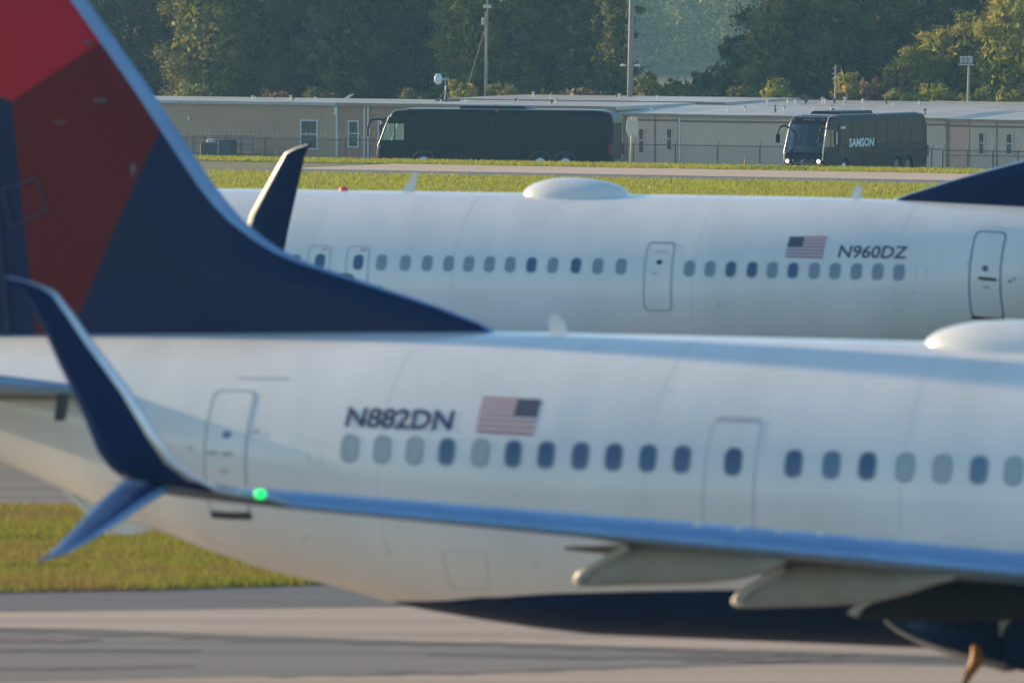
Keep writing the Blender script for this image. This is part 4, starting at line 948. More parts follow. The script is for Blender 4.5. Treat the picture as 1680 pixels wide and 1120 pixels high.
def glassm(name, tint, a):
    m = bpy.data.materials.new(name); m.use_nodes = True; n = m.node_tree; out = n.nodes['Material Output']; n.nodes.remove(n.nodes['Principled BSDF'])
    t = n.nodes.new('ShaderNodeBsdfTransparent'); t.inputs[0].default_value = (*tint, 1); g = n.nodes.new('ShaderNodeBsdfGlossy'); g.inputs['Roughness'].default_value = .05
    f = n.nodes.new('ShaderNodeFresnel'); f.inputs[0].default_value = 1.5; ad = n.nodes.new('ShaderNodeMath'); ad.operation = 'ADD'; ad.inputs[1].default_value = a
    mx = n.nodes.new('ShaderNodeMixShader'); n.links.new(f.outputs[0], ad.inputs[0]); n.links.new(ad.outputs[0], mx.inputs[0]); n.links.new(t.outputs[0], mx.inputs[1]); n.links.new(g.outputs[0], mx.inputs[2]); n.links.new(mx.outputs[0], out.inputs[0]); return m
M['wshield'] = glassm('windshield_glass', (.42, .78, .80), .03); M['wclear'] = glassm('side_glass_clear', (.8, .88, .88), .05)
def coach(mw, label, L=13.7, lit=False, text=None, hump=(4.7, 8.6), H=3.5, sign=False):
    e = empty('coach', mw, label, 'bus', 'black coaches on the service road'); W = 1.275; ax = (2.72, 9.55, 11.0)
    arch = lambda cx, r=.60: [(-cx - r * math.cos(R(a)) * 1.0, .5 + r * math.sin(R(a))) for a in range(-10, 191, 20)]
    prof = [(.0, .32), (.06, .55), (.06, .9), (.02, 1.25), (-.06, 1.42), (-1.95, 1.42), (-1.95, 3.02), (-.66, 3.02), (-.74, 3.22), (-.98, 3.38), (-1.5, 3.46), (-3, H), (-L + 1.2, H), (-L + .35, 3.42), (-L + .1, 3.2), (-L, 2.8), (-L + .03, 1.0), (-L + .1, .45), (-L + .25, .32)]
    for cx in ax[::-1]: prof += [(-cx - .61, .32)] + arch(cx)[1:-1] + [(-cx + .61, .32)]
    ctr = (-L / 2, 1.9); N = len(prof)
    def inset(d): return [(x + (ctr[0] - x) / abs(ctr[0] - x + 1e-6) * min(d, abs(ctr[0] - x)) if (x > -.8 or x < -L + .6) else x, z - (d if z > 3.15 else 0)) for x, z in prof]
    rings = []
    for y, d in ((-W, .20), (-W + .05, .09), (-W + .13, .03), (-W + .26, 0), (W - .26, 0), (W - .13, .03), (W - .05, .09), (W, .20)): rings.append([(x, y, z) for x, z in inset(d)])
    mb = MB(); mb.loft(rings); body = mb.build('body', M['bus'], e)
    # cab: side panels with window opening, floor, windshield
    xs = lambda z: -.06 - (z - 1.42) * .375
    for s in (1, -1):
        y = s * (W - .03); mb = MB()
        def slab(pts): mb.loft([[(x, y - s * .04, z) for x, z in pts], [(x, y, z) for x, z in pts]])
        slab([(-1.95, 1.42), (-.06, 1.42), (xs(1.72), 1.72), (-1.95, 1.72)]); slab([(-1.95, 2.66), (xs(2.66), 2.66), (xs(3.02), 3.02), (-1.95, 3.02)])
        slab([(-1.95, 1.722), (-1.55, 1.722), (-1.55, 2.658), (-1.95, 2.658)]); slab([(xs(1.722) - .05, 1.722), (xs(1.722), 1.722), (xs(2.658), 2.658), (xs(2.658) - .05, 2.658)]); slab([(-1.03, 1.722), (-.97, 1.722), (-.97, 2.658), (-1.03, 2.658)])
        mb.build('cab_side', M['bus'], e)
        mb = MB(); mb.loft([[(x, y - s * .025, z) for x, z in ((-1.55, 1.722), (xs(1.722) - .05, 1.722), (xs(2.658) - .05, 2.658), (-1.55, 2.658))], [(x, y - s * .012, z) for x, z in ((-1.55, 1.722), (xs(1.722) - .05, 1.722), (xs(2.658) - .05, 2.658), (-1.55, 2.658))]]); mb.build('driver_window', M['wclear'], e)
    mb = MB(); 
    for y0, y1 in ((-1.17, -.02), (.02, 1.17)):
        mb = MB(); cols = 6; v = []; f = []
        for i in range(cols + 1):
            y = y0 + (y1 - y0) * i / cols; bow = .10 * (1 - (y / 1.2) ** 2)
            for z in (1.42, 1.9, 2.4, 3.0): v.append((xs(z) + bow - .03, y, z))
        f = [(i * 4 + j, i * 4 + j + 1, (i + 1) * 4 + j + 1, (i + 1) * 4 + j) for i in range(cols) for j in range(3)]
        mesh_obj('windshield', v, f, M['wshield'], e, smooth=True, fix=False)
    mb = MB(); mb.box(xs(1.42) + .02, xs(1.42) + .09, -.02, .02, 1.4, 1.5); mb.tube([(xs(1.42) + .08, 0, 1.42), (xs(3.0) + .08, 0, 3.0)], .02); mb.build('windshield_bar', M['bus'], e)
    for s in (.5, -.6):
        mb = MB(); mb.tube([(.05, s, 1.40), (xs(2.3) + .10, s + .12, 2.3)], .018, 5); mb.build('wiper', M['dark'], e)
    mb = MB(); mb.box(-1.93, -.3, -1.2, 1.2, 1.425, 1.44); mb.bevbox(-.75, -.25, -1.15, 1.15, 1.44, 1.72, .06); dash = mb.build('dashboard', M['interior'], e)
    mb = MB(); mb.bevbox(-1.75, -1.25, .35, .85, 1.44, 1.75, .05); mb.bevbox(-1.85, -1.72, .35, .85, 1.75, 2.5, .04); mb.build('seat', M['interior'], e)
    # side glass panes and hatches
    for s in (1, -1):
        for k in range(7):
            x0 = -2.15 - k * 1.53; x1 = x0 - 1.48; mb = MB(); y = s * W; mb.loft([[(x0, y - s * .02, 1.78), (x1, y - s * .02, 1.78), (x1, y - s * .02, 3.12), (x0, y - s * .02, 3.12)], [(x0 - .03, y + s * .012, 1.81), (x1 + .03, y + s * .012, 1.81), (x1 + .03, y + s * .012, 3.09), (x0 - .03, y + s * .012, 3.09)]])
            mb.build('side_window', M['busglass'], e)
        for x0, x1, z0, z1 in ((-3.5, -4.85, .45, 1.3), (-4.9, -6.3, .45, 1.3), (-6.35, -7.75, .45, 1.3), (-7.8, -8.85, .45, 1.3), (-8.9, -10.25, 1.17, 1.55), (-11.75, -13.3, .5, 1.5)):
            mb = MB(); y = s * W; mb.loft([[(x0, y - s * .02, z0), (x1, y - s * .02, z0), (x1, y - s * .02, z1), (x0, y - s * .02, z1)], [(x0 - .02, y + s * .012, z0 + .02), (x1 + .02, y + s * .012, z0 + .02), (x1 + .02, y + s * .012, z1 - .02), (x0 - .02, y + s * .012, z1 - .02)]])
            mb.build('luggage_door', M['bus'], e)
        for cx in ax:
            mb = MB(); lathe(mb, [(-.15, .30), (-.15, .47), (-.10, .51), (.10, .51), (.15, .47), (.15, .30)], 'y', 24, (-cx, s * (W - .22), .51)); wh = mb.build('wheel', M['tire'], e, True)
            mb = MB(); c = (-cx, s * (W - .22), .51); pr = [(.05, .02), (.05, .10), (-.02, .13), (-.04, .24), (.06, .27), (.155, .30), (.16, .27)]
            lathe(mb, [(p * s, r) for p, r in pr], 'y', 24, c); 
            for k in range(8): q = k * math.pi / 4; mb.tube([(c[0] + .17 * math.cos(q), c[1] - s * .03, c[2] + .17 * math.sin(q)), (c[0] + .17 * math.cos(q), c[1] + s * .03, c[2] + .17 * math.sin(q))], .018, 5)
            mb.build('rim', M['busgrey'] if lit and cx > 3 else M['rim'], wh, True)
            mb = MB(); pts = [(-cx + .66 * math.cos(R(a)), s * (W + .01), .5 + .66 * math.sin(R(a))) for a in range(0, 181, 15)]; mb.tube(pts, .025, 5); mb.build('wheel_arch', M['busgrey'], e)
    for s in (1, -1):
        mb = MB(); mb.tube([(.03, s * (W - .05), .95), (xs(1.42) + .03, s * (W - .05), 1.42), (xs(3.02) + .03, s * (W - .06), 3.02), (-.95, s * (W - .1), 3.40), (-1.6, s * (W - .12), 3.47)], .035, 6); mb.build('front_trim', M['chrome_soft'], e, True)  # pale strips added in place of sun glare on the front corners
    mb = MB(); mb.bevbox(-hump[1], -hump[0], -.95, .95, H - .01, H + .2, .12); mb.build('roof_unit', M['bus'], e)
    mb = MB(); mb.bevbox(-L + .9, -1.6, -1.0, 1.0, H - .03, H + .03, .03); mb.build('roof_panel', M['roof'], e)
    # front: grille, lamps, bumper, emblem, markers
    mb = MB(); mb.bevbox(.055, .10, -1.1, 1.1, .38, .62, .02); mb.build('bumper', M['busgrey'], e)
    mb = MB(); mb.tube([(.10, -.62, 1.02), (.10, -.56, .80), (.10, .56, .80), (.10, .62, 1.02)], .022, 6); gl = mb.build('grille', M['galv'], e)
    mb = MB(); mb.tube([(.11, -.12, .84), (.11, .12, 1.02)], .022, 6); mb.build('emblem', M['chrome'], gl)
    mb = MB(); mb.box(.052, .075, -.5, .5, .83, 1.0); mb.build('grille_panel', M['dark'], gl)
    for s in (1, -1):
        mb = MB(); lathe(mb, [(0, .02), (0, .09), (.05, .095), (.10, .07), (.12, .02)], 'x', 16, (.0, s * .98, .92)); hl = mb.build('headlight', M['head'] if lit else M['headoff'], e, True)
        mb = MB(); mb.bevbox(.02, .08, s * .98 - .26, s * .98 + .26, .72, .79, .01); mb.build('turn_lamp', M['amber'], e)
        # mirrors on curved arms
        mb = MB(); y = s * (1.12); mb.tube([(-.45, s * 1.2, 2.78), (-.05, s * 1.22, 2.92), (.35, s * 1.30, 2.86), (.52, s * 1.38, 2.6), (.52, s * 1.38, 2.3)], [.06, .06, .06, .055, .045], 8); ma = mb.build('mirror_arm', M['bus'], e, True)
        mb = MB(); mb.bevbox(.45, .60, s * 1.38 - .13, s * 1.38 + .13, 1.95, 2.45, .05); mb.build('mirror', M['bus'], ma)
        mb = MB(); mb.box(.435, .447, s * 1.38 - .1, s * 1.38 + .1, 2.0, 2.38); mb.build('mirror_glass', M['chrome'], ma)
        for x, z, m_ in ((-1.6, 3.40, M['amber']), (-7.0, 3.40, M['amber']), (-L + .35, 3.36, M['redl']), (-1.5, .42, M['amber']), (-7.0, .40, M['amber']), (-12.7, .42, M['redl'])):
            mb = MB(); mb.bevbox(x - .08, x + .08, s * W - .03, s * W + .035, z, z + .07, .01); mb.build('marker_lamp', m_, e)
        mb = MB(); mb.bevbox(-L - .03, -L + .22, s * W - .15, s * W + .012, 1.0, 1.6, .03); mb.build('tail_lamp', M['redl'], e)
    for y in (-.25, 0, .25, .95, -.95): mb = MB(); mb.bevbox(-.80, -.70, y - .07, y + .07, 3.20, 3.27, .01); mb.build('marker_lamp', M['amber'], e)
    mb = MB(); mb.box(-L - .06, -L + .02, -.9, .9, .45, .75); mb.build('rear_bumper', M['busgrey'], e)
    for ch in e.children_recursive:             # sides lean in above the waist
        for v in ch.data.vertices:
            if abs(v.co.y) > .9 and v.co.z > 1.7: v.co.y *= 1 - .055 * (v.co.z - 1.7) / 1.7
    return e
# left coach: side on, seen slightly from behind
s1 = 15; P1 = atY(619, 288, 484); z1 = -2.12
P1 = atY(619, 288, 484); P1[2] = z1
b1h = np.array([-math.cos(R(s1)), math.sin(R(s1))]); perp = np.array([math.sin(R(s1)), math.cos(R(s1))])
Oc = P1[:2] + perp * 1.275
coach1 = coach(TR(Oc[0], Oc[1], z1, math.atan2(b1h[1], b1h[0])), 'all black coach without lettering, seen side on in front of the brown hut', 13.75)
mb = MB(); mb.box(-2.0, -1.15, 1.277, 1.30, .38, .68); mb.build('pale_plate', M['plate'], coach1)
# right coach: turning towards the camera, lights on
s2 = 61.6; P2 = atY(1351, 286, 481); z2 = -2.38
hx = np.array([-math.cos(R(s2)), -math.sin(R(s2))]); lf = np.array([math.sin(R(s2)), -math.cos(R(s2))])
Oc2 = P2[:2] - lf * 1.275
coach2 = coach(TR(Oc2[0], Oc2[1], z2, math.atan2(hx[1], hx[0])), 'black coach with white lettering and headlights on, turning towards the camera', 13.7, True, hump=(2.6, 7.2))
cu = bpy.data.curves.new('lettering', 'FONT'); cu.body = 'SAMSON'; cu.offset = .035; cu.shear = .16; cu.resolution_u = 3
to = bpy.data.objects.new('lettering', cu); COL.objects.link(to); bpy.context.view_layer.update(); me = bpy.data.meshes.new_from_object(to); bpy.data.objects.remove(to)
co = np.array([v.co[:2] for v in me.vertices]); co = (co - co.min(0)) / (co.max(0) - co.min(0))
M['letter'] = mat('lettering_white', (.62, .66, .70), .5)
mesh_obj('lettering', [(-3.2 - x * 3.3, 1.297 - max(0, 1.66 + y * .5 - 1.7) * .042, 1.66 + y * .50) for x, y in co], [tuple(p.vertices) for p in me.polygons], M['letter'], coach2, fix=False)
for y_ in (1.28,): mb = MB(); mb.box(-2.75, -2.15, y_ + .01, y_ + .02, 2.72, 2.86); mb.build('window_sticker', M['letter'], coach2)
mb = MB(); mb.box(-1.72, -1.58, 1.285, 1.30, 1.85, 2.55); mb.build('door_glass_strip', M['letter'], coach2)

# the driver behind the windscreen
def driver(parent_mw):
    base = np.array([-1.35, .6, 1.72])
    J = {'pel': (0, 0, 0, .16), 'sp': (.02, 0, .28, .17), 'ch': (.04, 0, .48, .19), 'nk': (.06, 0, .62, .07), 'hd': (.10, 0, .74, .10), 'tp': (.11, 0, .86, .085),
         'sl': (.05, .2, .52, .08), 'el': (.22, .30, .26, .055), 'wl': (.48, .16, .26, .04), 'hl': (.56, .13, .27, .035), 'sr': (.05, -.2, .52, .08), 'er': (.22, -.30, .26, .055), 'wr': (.48, -.16, .26, .04), 'hr': (.56, -.13, .27, .035),
         'tl': (.30, .12, .0, .10), 'kl': (.46, .14, -.02, .08), 'tr': (.30, -.12, .0, .10), 'kr': (.46, -.14, -.02, .08)}
    E_ = [('pel', 'sp'), ('sp', 'ch'), ('ch', 'nk'), ('nk', 'hd'), ('hd', 'tp'), ('ch', 'sl'), ('sl', 'el'), ('el', 'wl'), ('wl', 'hl'), ('ch', 'sr'), ('sr', 'er'), ('er', 'wr'), ('wr', 'hr'), ('pel', 'tl'), ('tl', 'kl'), ('pel', 'tr'), ('tr', 'kr')]
    names = list(J); me = bpy.data.meshes.new('body'); me.from_pydata([J[k][:3] for k in names], [(names.index(a), names.index(b)) for a, b in E_], [])
    o = bpy.data.objects.new('body', me); COL.objects.link(o); sm = o.modifiers.new('s', 'SKIN'); o.modifiers.new('d', 'SUBSURF').levels = 1
    for i, k in enumerate(names): me.skin_vertices[0].data[i].radius = (J[k][3],) * 2
    me.skin_vertices[0].data[0].use_root = True
    bpy.context.view_layer.update(); dg = bpy.context.evaluated_depsgraph_get(); m2 = bpy.data.meshes.new_from_object(o.evaluated_get(dg)); bpy.data.objects.remove(o)
    m2.materials.append(M['shirt']); m2.materials.append(M['skin'])
    for p in m2.polygons:
        c = p.center; p.material_index = 1 if (c.z > .60 or (c.x > .36 and abs(c.y) < .27 and c.z > .12)) else 0; p.use_smooth = True
    e = empty('person', parent_mw @ Matrix.Translation(tuple(base)), 'seated driver in a blue shirt with both hands on the wheel of the right coach', 'person')
    b = bpy.data.objects.new('body', m2); COL.objects.link(b); b.parent = e
    mb = MB(); lathe(mb, [(-.02, .105), (.05, .11), (.10, .085), (.125, .03)], 'z', 14, (.09, 0, .80)); mb.build('hair', M['hair'], e, True)
driver(TR(Oc2[0], Oc2[1], z2, math.atan2(hx[1], hx[0])))
mb = MB(); pts = [(-.80 + .06 * math.sin(q), .6 + .22 * math.cos(q), 2.0 + .2 * math.sin(q)) for q in [2 * math.pi * k / 16 for k in range(17)]]; mb.tube(pts, .018, 6); mb.tube([(-.62, .6, 1.8), (-.8, .6, 2.0)], .025, 6); mb.build('steering_wheel', M['dark'], coach2)

# ------------------------------------------------------------------ poles, dish, sign, cone
def pole(px, ytop, ybase, b, r0, r1, label, name='utility_pole', m=None, step=None, cat='pole'):
    a, z0 = onB(px[1], ybase, b); a1, z1 = onB(px[0], ytop, b); zb = tz(b); e = empty(name, TG(a, b, zb), label, cat)
    mb = MB(); H_ = z1 - zb; dx = (a1 - a) * H_ / max(.1, (z1 - z0)); 
    if step: mb.tube([(0, 0, -.2), (dx * step, 0, H_ * step), (dx * step, 0, H_ * step + .01), (dx, 0, H_)], [r0, r0, r1, r1], 10)
    else: mb.tube([(0, 0, -.2), (dx, 0, H_)], [r0, r1], 10)
    mb.build('shaft', m or M['wood'], e, True); return e, dx, H_, zb
e, dx, H_, zb = pole((800.5, 796), -70, 165, 512, .12, .075, 'slim wooden pole with a guy wire rising behind the left coach', step=.47)
mb = MB(); zA = ZZ(799, 50, 512) - zb; mb.tube([(.0, -.1, zA), (AX(760, 170, 512) - AX(796, 170, 512), -.1, ZZ(760, 170, 512) - zb)], .010, 5); mb.build('guy_wire', M['galv'], e)
mb = MB(); zA = ZZ(799, 14, 512) - zb; mb.bevbox(-.12, .45, -.1, .1, zA, zA + .25, .03); mb.build('bracket', M['galv'], e); mb = MB(); zA = ZZ(799, 35, 512) - zb; mb.bevbox(-.25, -.08, -.1, .1, zA - .25, zA + .25, .03); mb.build('box', M['galv'], e)
mb = MB(); mb.tube([(.05, -.12, 0), (.05, -.12, ZZ(799, 20, 512) - zb)], .03, 5); mb.build('conduit', M['galv'], e)

e, dx, H_, zb = pole((1037, 1032), -90, 167, 506, .21, .18, 'thick grey pole with two small lamps standing beside the gap in the trees', m=mat('grey_pole', (.24, .22, .20), .7, var=.1))
zA = ZZ(1034, 108, 506) - zb; mb = MB(); mb.tube([(-.45, 0, zA), (.62, 0, zA)], .03, 6); mb.build('cross_arm', M['galv'], e)
for x in (-.45, .6): mb = MB(); mb.bevbox(x - .17, x + .17, -.12, .12, zA - .04, zA + .1, .03); mb.build('lamp_head', M['ventw'], e)
e, dx, H_, zb = pole((1370, 1369), 107, 172, 508, .07, .05, 'thin pale post beside the small yellow tree', 'post', mat('pale_post', (.42, .38, .32), .7, var=.1))
for y in (112, 121, 130): zA = ZZ(1369, y, 508) - zb; mb = MB(); mb.bevbox(-.12, .12, -.1, .1, zA - .03, zA + .04, .01); mb.build('insulator', M['galv'], e)
e, dx, H_, zb = pole((1588, 1585.5), 92, 172, 508, .10, .08, 'floodlight mast with a cross arm in front of the yellow trees', 'floodlight_mast', mat('mast_tan', (.36, .30, .23), .7, var=.1), cat='light mast')
zA = ZZ(1587, 106, 508) - zb; mb = MB(); mb.box(-.55, .55, -.05, .05, zA - .05, zA + .04); mb.build('cross_arm', M['galv'], e)
for x in (-.30, -.02, .30):
    zA = ZZ(1587, 98, 508) - zb; mb = MB(); mb.bevbox(x - .12, x + .12, -.15, .12, zA - .2, zA + .22, .04); fl = mb.build('floodlight', M['galv'], e); mb = MB(); mb.box(x - .09, x + .09, -.17, -.152, zA - .15, zA + .15); mb.build('lens', M['plate'], fl)
# dish on tripod
b = 487; a, z = onB(731, 165, b); e = empty('dish_antenna', TG(a, b, .5), 'white drum shaped dish antenna on a tripod mast, on the roof behind the left coach', 'antenna'); zt = ZZ(731, 130, b) - .5
mb = MB(); mb.tube([(0, 0, 0), (0, 0, zt + .15)], .04, 8); mb.build('mast', M['galv'], e, True)
for x, y in ((-.45, -.3), (.12, -.4), (.05, .5)): mb = MB(); mb.tube([(x, y, 0), (0, 0, zt * .55)], .02, 6); mb.build('leg', M['galv'], e)
mb = MB(); lathe(mb, [(-.30, .12), (-.26, .28), (-.20, .35), (-.02, .36), (.05, .25), (.16, .10)], 'x', 20, (-.38, -.1, zt)); mb.build('dish', mat('dish_white', (.60, .66, .70), .4), e, True); mb = MB(); mb.tube([(-.25, -.1, zt), (.25, 0, zt)], .06, 8); mb.build('bracket', M['galv'], e)
mb = MB(); mb.box(-.5, .75, -.5, .6, -.03, .12); mb.build('ballast', M['ventd'], e)
b = 486; a, z = onB(573, 160, b); e = empty('flat_panel_antenna', TG(a, b, .5), 'small tilted white panel antenna on the roof of the brown hut', 'antenna'); mb = MB(); mb.tube([(0, 0, 0), (0, 0, .22)], .025, 6); mb.build('post', M['galv'], e)
mb = MB(); mb.loft([[(-.25, -.18, .14), (.12, -.18, .38), (.25, .2, .42), (-.12, .2, .18)], [(-.26, -.18, .17), (.11, -.18, .41), (.24, .2, .45), (-.13, .2, .21)]]); mb.build('panel', M['ventw'], e)
# road sign seen from behind
b = 366.0; a, z = onB(1033.5, 271, b); e = empty('stop_sign', TG(a, b, .0, TH), 'pale octagonal road sign seen from behind on a thin post, right of the left coach', 'road sign'); zt = ZZ(1037, 208, b)
M['signback'] = mat('sign_back', (.55, .52, .46), .5, metal=.2)
mb = MB(); mb.tube([(0, 0, -.1), (.1, 0, zt + .5)], .035, 8); mb.build('post', mat('sign_post', (.62, .56, .44), .5), e, True)
for sg, ang in ((-1, 72), (1, 72)):
    d = np.array([sg * math.cos(R(ang)), -math.sin(R(ang)) if sg < 0 else math.sin(R(ang))]); r = .52; cx = np.array([.1, -.05]) + d * r * .96; v = []
    for t in (0, .012):
        for k in range(8): q = R(22.5 + 45 * k); v.append((cx[0] + d[0] * r * math.cos(q) + t, cx[1] + d[1] * r * math.cos(q) - t, zt + r * math.sin(q)))
    mesh_obj('sign_plate', v, [tuple(range(8)), tuple(range(8, 16))[::-1]] + [(k, (k + 1) % 8, 8 + (k + 1) % 8, 8 + k) for k in range(8)], M['signback'], e)
b = 372.0; a, z = onB(1223, 270, b); e = empty('traffic_cone', TG(a, b, tz(b) + .02), 'faded orange traffic cone by the road, left of the right coach', 'cone'); M['cone'] = mat('cone_orange', (.48, .20, .12), .6, var=.1)
mb = MB(); lathe(mb, [(.04, .16), (.42, .05), (.62, .03)], 'z', 12); mb.build('cone', M['cone'], e, True); mb = MB(); mb.bevbox(-.2, .2, -.2, .2, 0, .04, .02); mb.build('base', M['cone'], e)

# ------------------------------------------------------------------ trees
def leafm(name, cols, tl=.35):
    m = bpy.data.materials.new(name); m.use_nodes = True; n = m.node_tree; b = n.nodes['Principled BSDF']; b.inputs['Roughness'].default_value = .55; b.inputs['Specular IOR Level'].default_value = .35
    ge = n.nodes.new('ShaderNodeNewGeometry'); cr = n.nodes.new('ShaderNodeValToRGB'); el = cr.color_ramp.elements
    el[0].position = 0; el[0].color = (*cols[0], 1); el[1].position = 1; el[1].color = (*cols[-1], 1)
    for i, c in enumerate(cols[1:-1]): e = el.new((i + 1) / (len(cols) - 1)); e.color = (*c, 1)
    at = n.nodes.new('ShaderNodeAttribute'); at.attribute_name = 'tone'; ma = n.nodes.new('ShaderNodeMath'); ma.operation = 'MULTIPLY_ADD'; ma.inputs[1].default_value = .45
    n.links.new(ge.outputs['Random Per Island'], ma.inputs[0]); n.links.new(at.outputs['Fac'], ma.inputs[2]); n.links.new(ma.outputs[0], cr.inputs[0]); n.links.new(cr.outputs[0], b.inputs['Base Color'])
    tr = n.nodes.new('ShaderNodeBsdfTranslucent'); n.links.new(cr.outputs[0], tr.inputs[0]); mx = n.nodes.new('ShaderNodeMixShader'); mx.inputs[0].default_value = tl
    n.links.new(b.outputs[0], mx.inputs[1]); n.links.new(tr.outputs[0], mx.inputs[2]); n.links.new(mx.outputs[0], n.nodes['Material Output'].inputs[0]); return m
LM = {'dk': leafm('leaves_dark', [(.045, .065, .02), (.085, .105, .028), (.15, .16, .035), (.25, .22, .055)]),
      'md': leafm('leaves_olive', [(.07, .09, .025), (.15, .17, .03), (.26, .25, .045), (.36, .29, .07)]),
      'lt': leafm('leaves_yellow_green', [(.07, .11, .02), (.17, .21, .03), (.30, .30, .04), (.42, .34, .06)], .45),
      'ye': leafm('leaves_autumn_yellow', [(.10, .14, .02), (.25, .28, .03), (.40, .38, .05), (.46, .33, .07)], .45),
      'br': leafm('leaves_russet', [(.08, .075, .04), (.20, .14, .07), (.27, .16, .09), (.32, .15, .09)], .35)}
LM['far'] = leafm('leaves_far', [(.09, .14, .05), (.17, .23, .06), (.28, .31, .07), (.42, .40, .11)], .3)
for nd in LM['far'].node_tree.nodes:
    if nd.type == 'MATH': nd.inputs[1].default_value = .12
M['bark'] = mat('bark', (.030, .028, .025), .9, var=.3, scale=5)
def leaves(cs, rs, n, size, flat=.75, wts=None):
    k = RNG.choice(len(cs), n, p=wts) if wts is not None else RNG.integers(0, len(cs), n); d = RNG.normal(0, 1, (n, 3)); d /= np.linalg.norm(d, axis=1)[:, None]; rad = rs[k] * np.abs(RNG.normal(.35, .45, n))
    P = cs[k] + d * rad[:, None] * np.array([1, 1, flat]); N_ = d + RNG.normal(0, .7, (n, 3)); N_ /= np.linalg.norm(N_, axis=1)[:, None]
    t = np.cross(N_, RNG.normal(0, 1, (n, 3))); t /= np.linalg.norm(t, axis=1)[:, None]; bt = np.cross(N_, t); s = size * RNG.uniform(.5, 1.35, n)[:, None]
    V = np.stack([P - t * s * .55, P + bt * s * .5, P + t * s * .55], 1); return V, k
def tree(px, b, h, rad, pal, label, dens=1.0, base=.10, size=.19, sparse=False, cat='tree', ncl=None, name='tree', group='trees behind the huts'):
    a, _ = onB(px, 150, b); zb = tz(b); e = empty(name, TG(a, b, zb), label, cat, group)
    n = (ncl * 2 if ncl else 0) or 2 * int(18 + h * 1.6 * (1.0 if not sparse else .8)); th = RNG.uniform(0, 6.28, n); u = RNG.uniform(base, .97, n); rr = np.sqrt(RNG.uniform(.12, 1, n))
    prof = np.sin(np.pi * np.clip((u - base * .3) / (1.08 - base * .3), 0, 1)) ** .55
    cs = np.c_[rad * prof * rr * np.cos(th), rad * prof * rr * np.sin(th), u * h]; rs = RNG.uniform(.14, .36, n) * rad * (1.0 if not sparse else .62) * (1.1 - .4 * u)
    N = int(540 * n * dens * (rad / 2.6) ** 1.2); wts = np.where(cs[:, 2] > 11.5, .3, 1.0) * rs ** 1.5; wts /= wts.sum(); V, k = leaves(cs, rs, N, size, wts=wts)
    M2 = int(N * .055); u2 = RNG.uniform(max(base, .04), .9, M2); p2 = np.sin(np.pi * np.clip((u2 - base * .3) / (1.08 - base * .3), 0, 1)) ** .55; q2 = rad * p2 * np.sqrt(RNG.uniform(0, .62 if not sparse else .2, M2)); t2 = RNG.uniform(0, 6.28, M2)
    C2 = np.c_[q2 * np.cos(t2), q2 * np.sin(t2), u2 * h]; a2 = RNG.normal(0, .20, (M2, 3, 3)); V = np.concatenate([V, C2[:, None, :] + a2]); k = np.concatenate([k, RNG.integers(0, n, M2)]); N += M2
    me = pydata_fast('crown', V.reshape(-1, 3), np.arange(N * 3).reshape(-1, 3), LM[pal]); at = me.attributes.new('tone', 'FLOAT', 'FACE')
    at.data.foreach_set('value', (RNG.uniform(.0, .72, n)[k]).astype(np.float32)); o = bpy.data.objects.new('crown', me); COL.objects.link(o); o.parent = e
    mb = MB(); r0 = .03 * h ** .9 * .5; top = (RNG.normal(0, .2), RNG.normal(0, .2), h * .85); mb.tube([(0, 0, -.2), (RNG.normal(0, .1), 0, h * .35), top], [r0 * 1.4, r0, r0 * .25], 7)
    for i in RNG.choice(n, min(n, 8), False):
        zc = max(.15 * h, cs[i][2] - rs[i] - .8); q = min(1, zc / (h * .85)); mb.tube([(top[0] * q, top[1] * q, zc * .9), tuple((cs[i] * .55 + np.array([0, 0, zc]) * .45)), tuple(cs[i])], [r0 * .35, r0 * .2, r0 * .08], 5)
    mb.build('trunk', M['bark'], e, True); return e
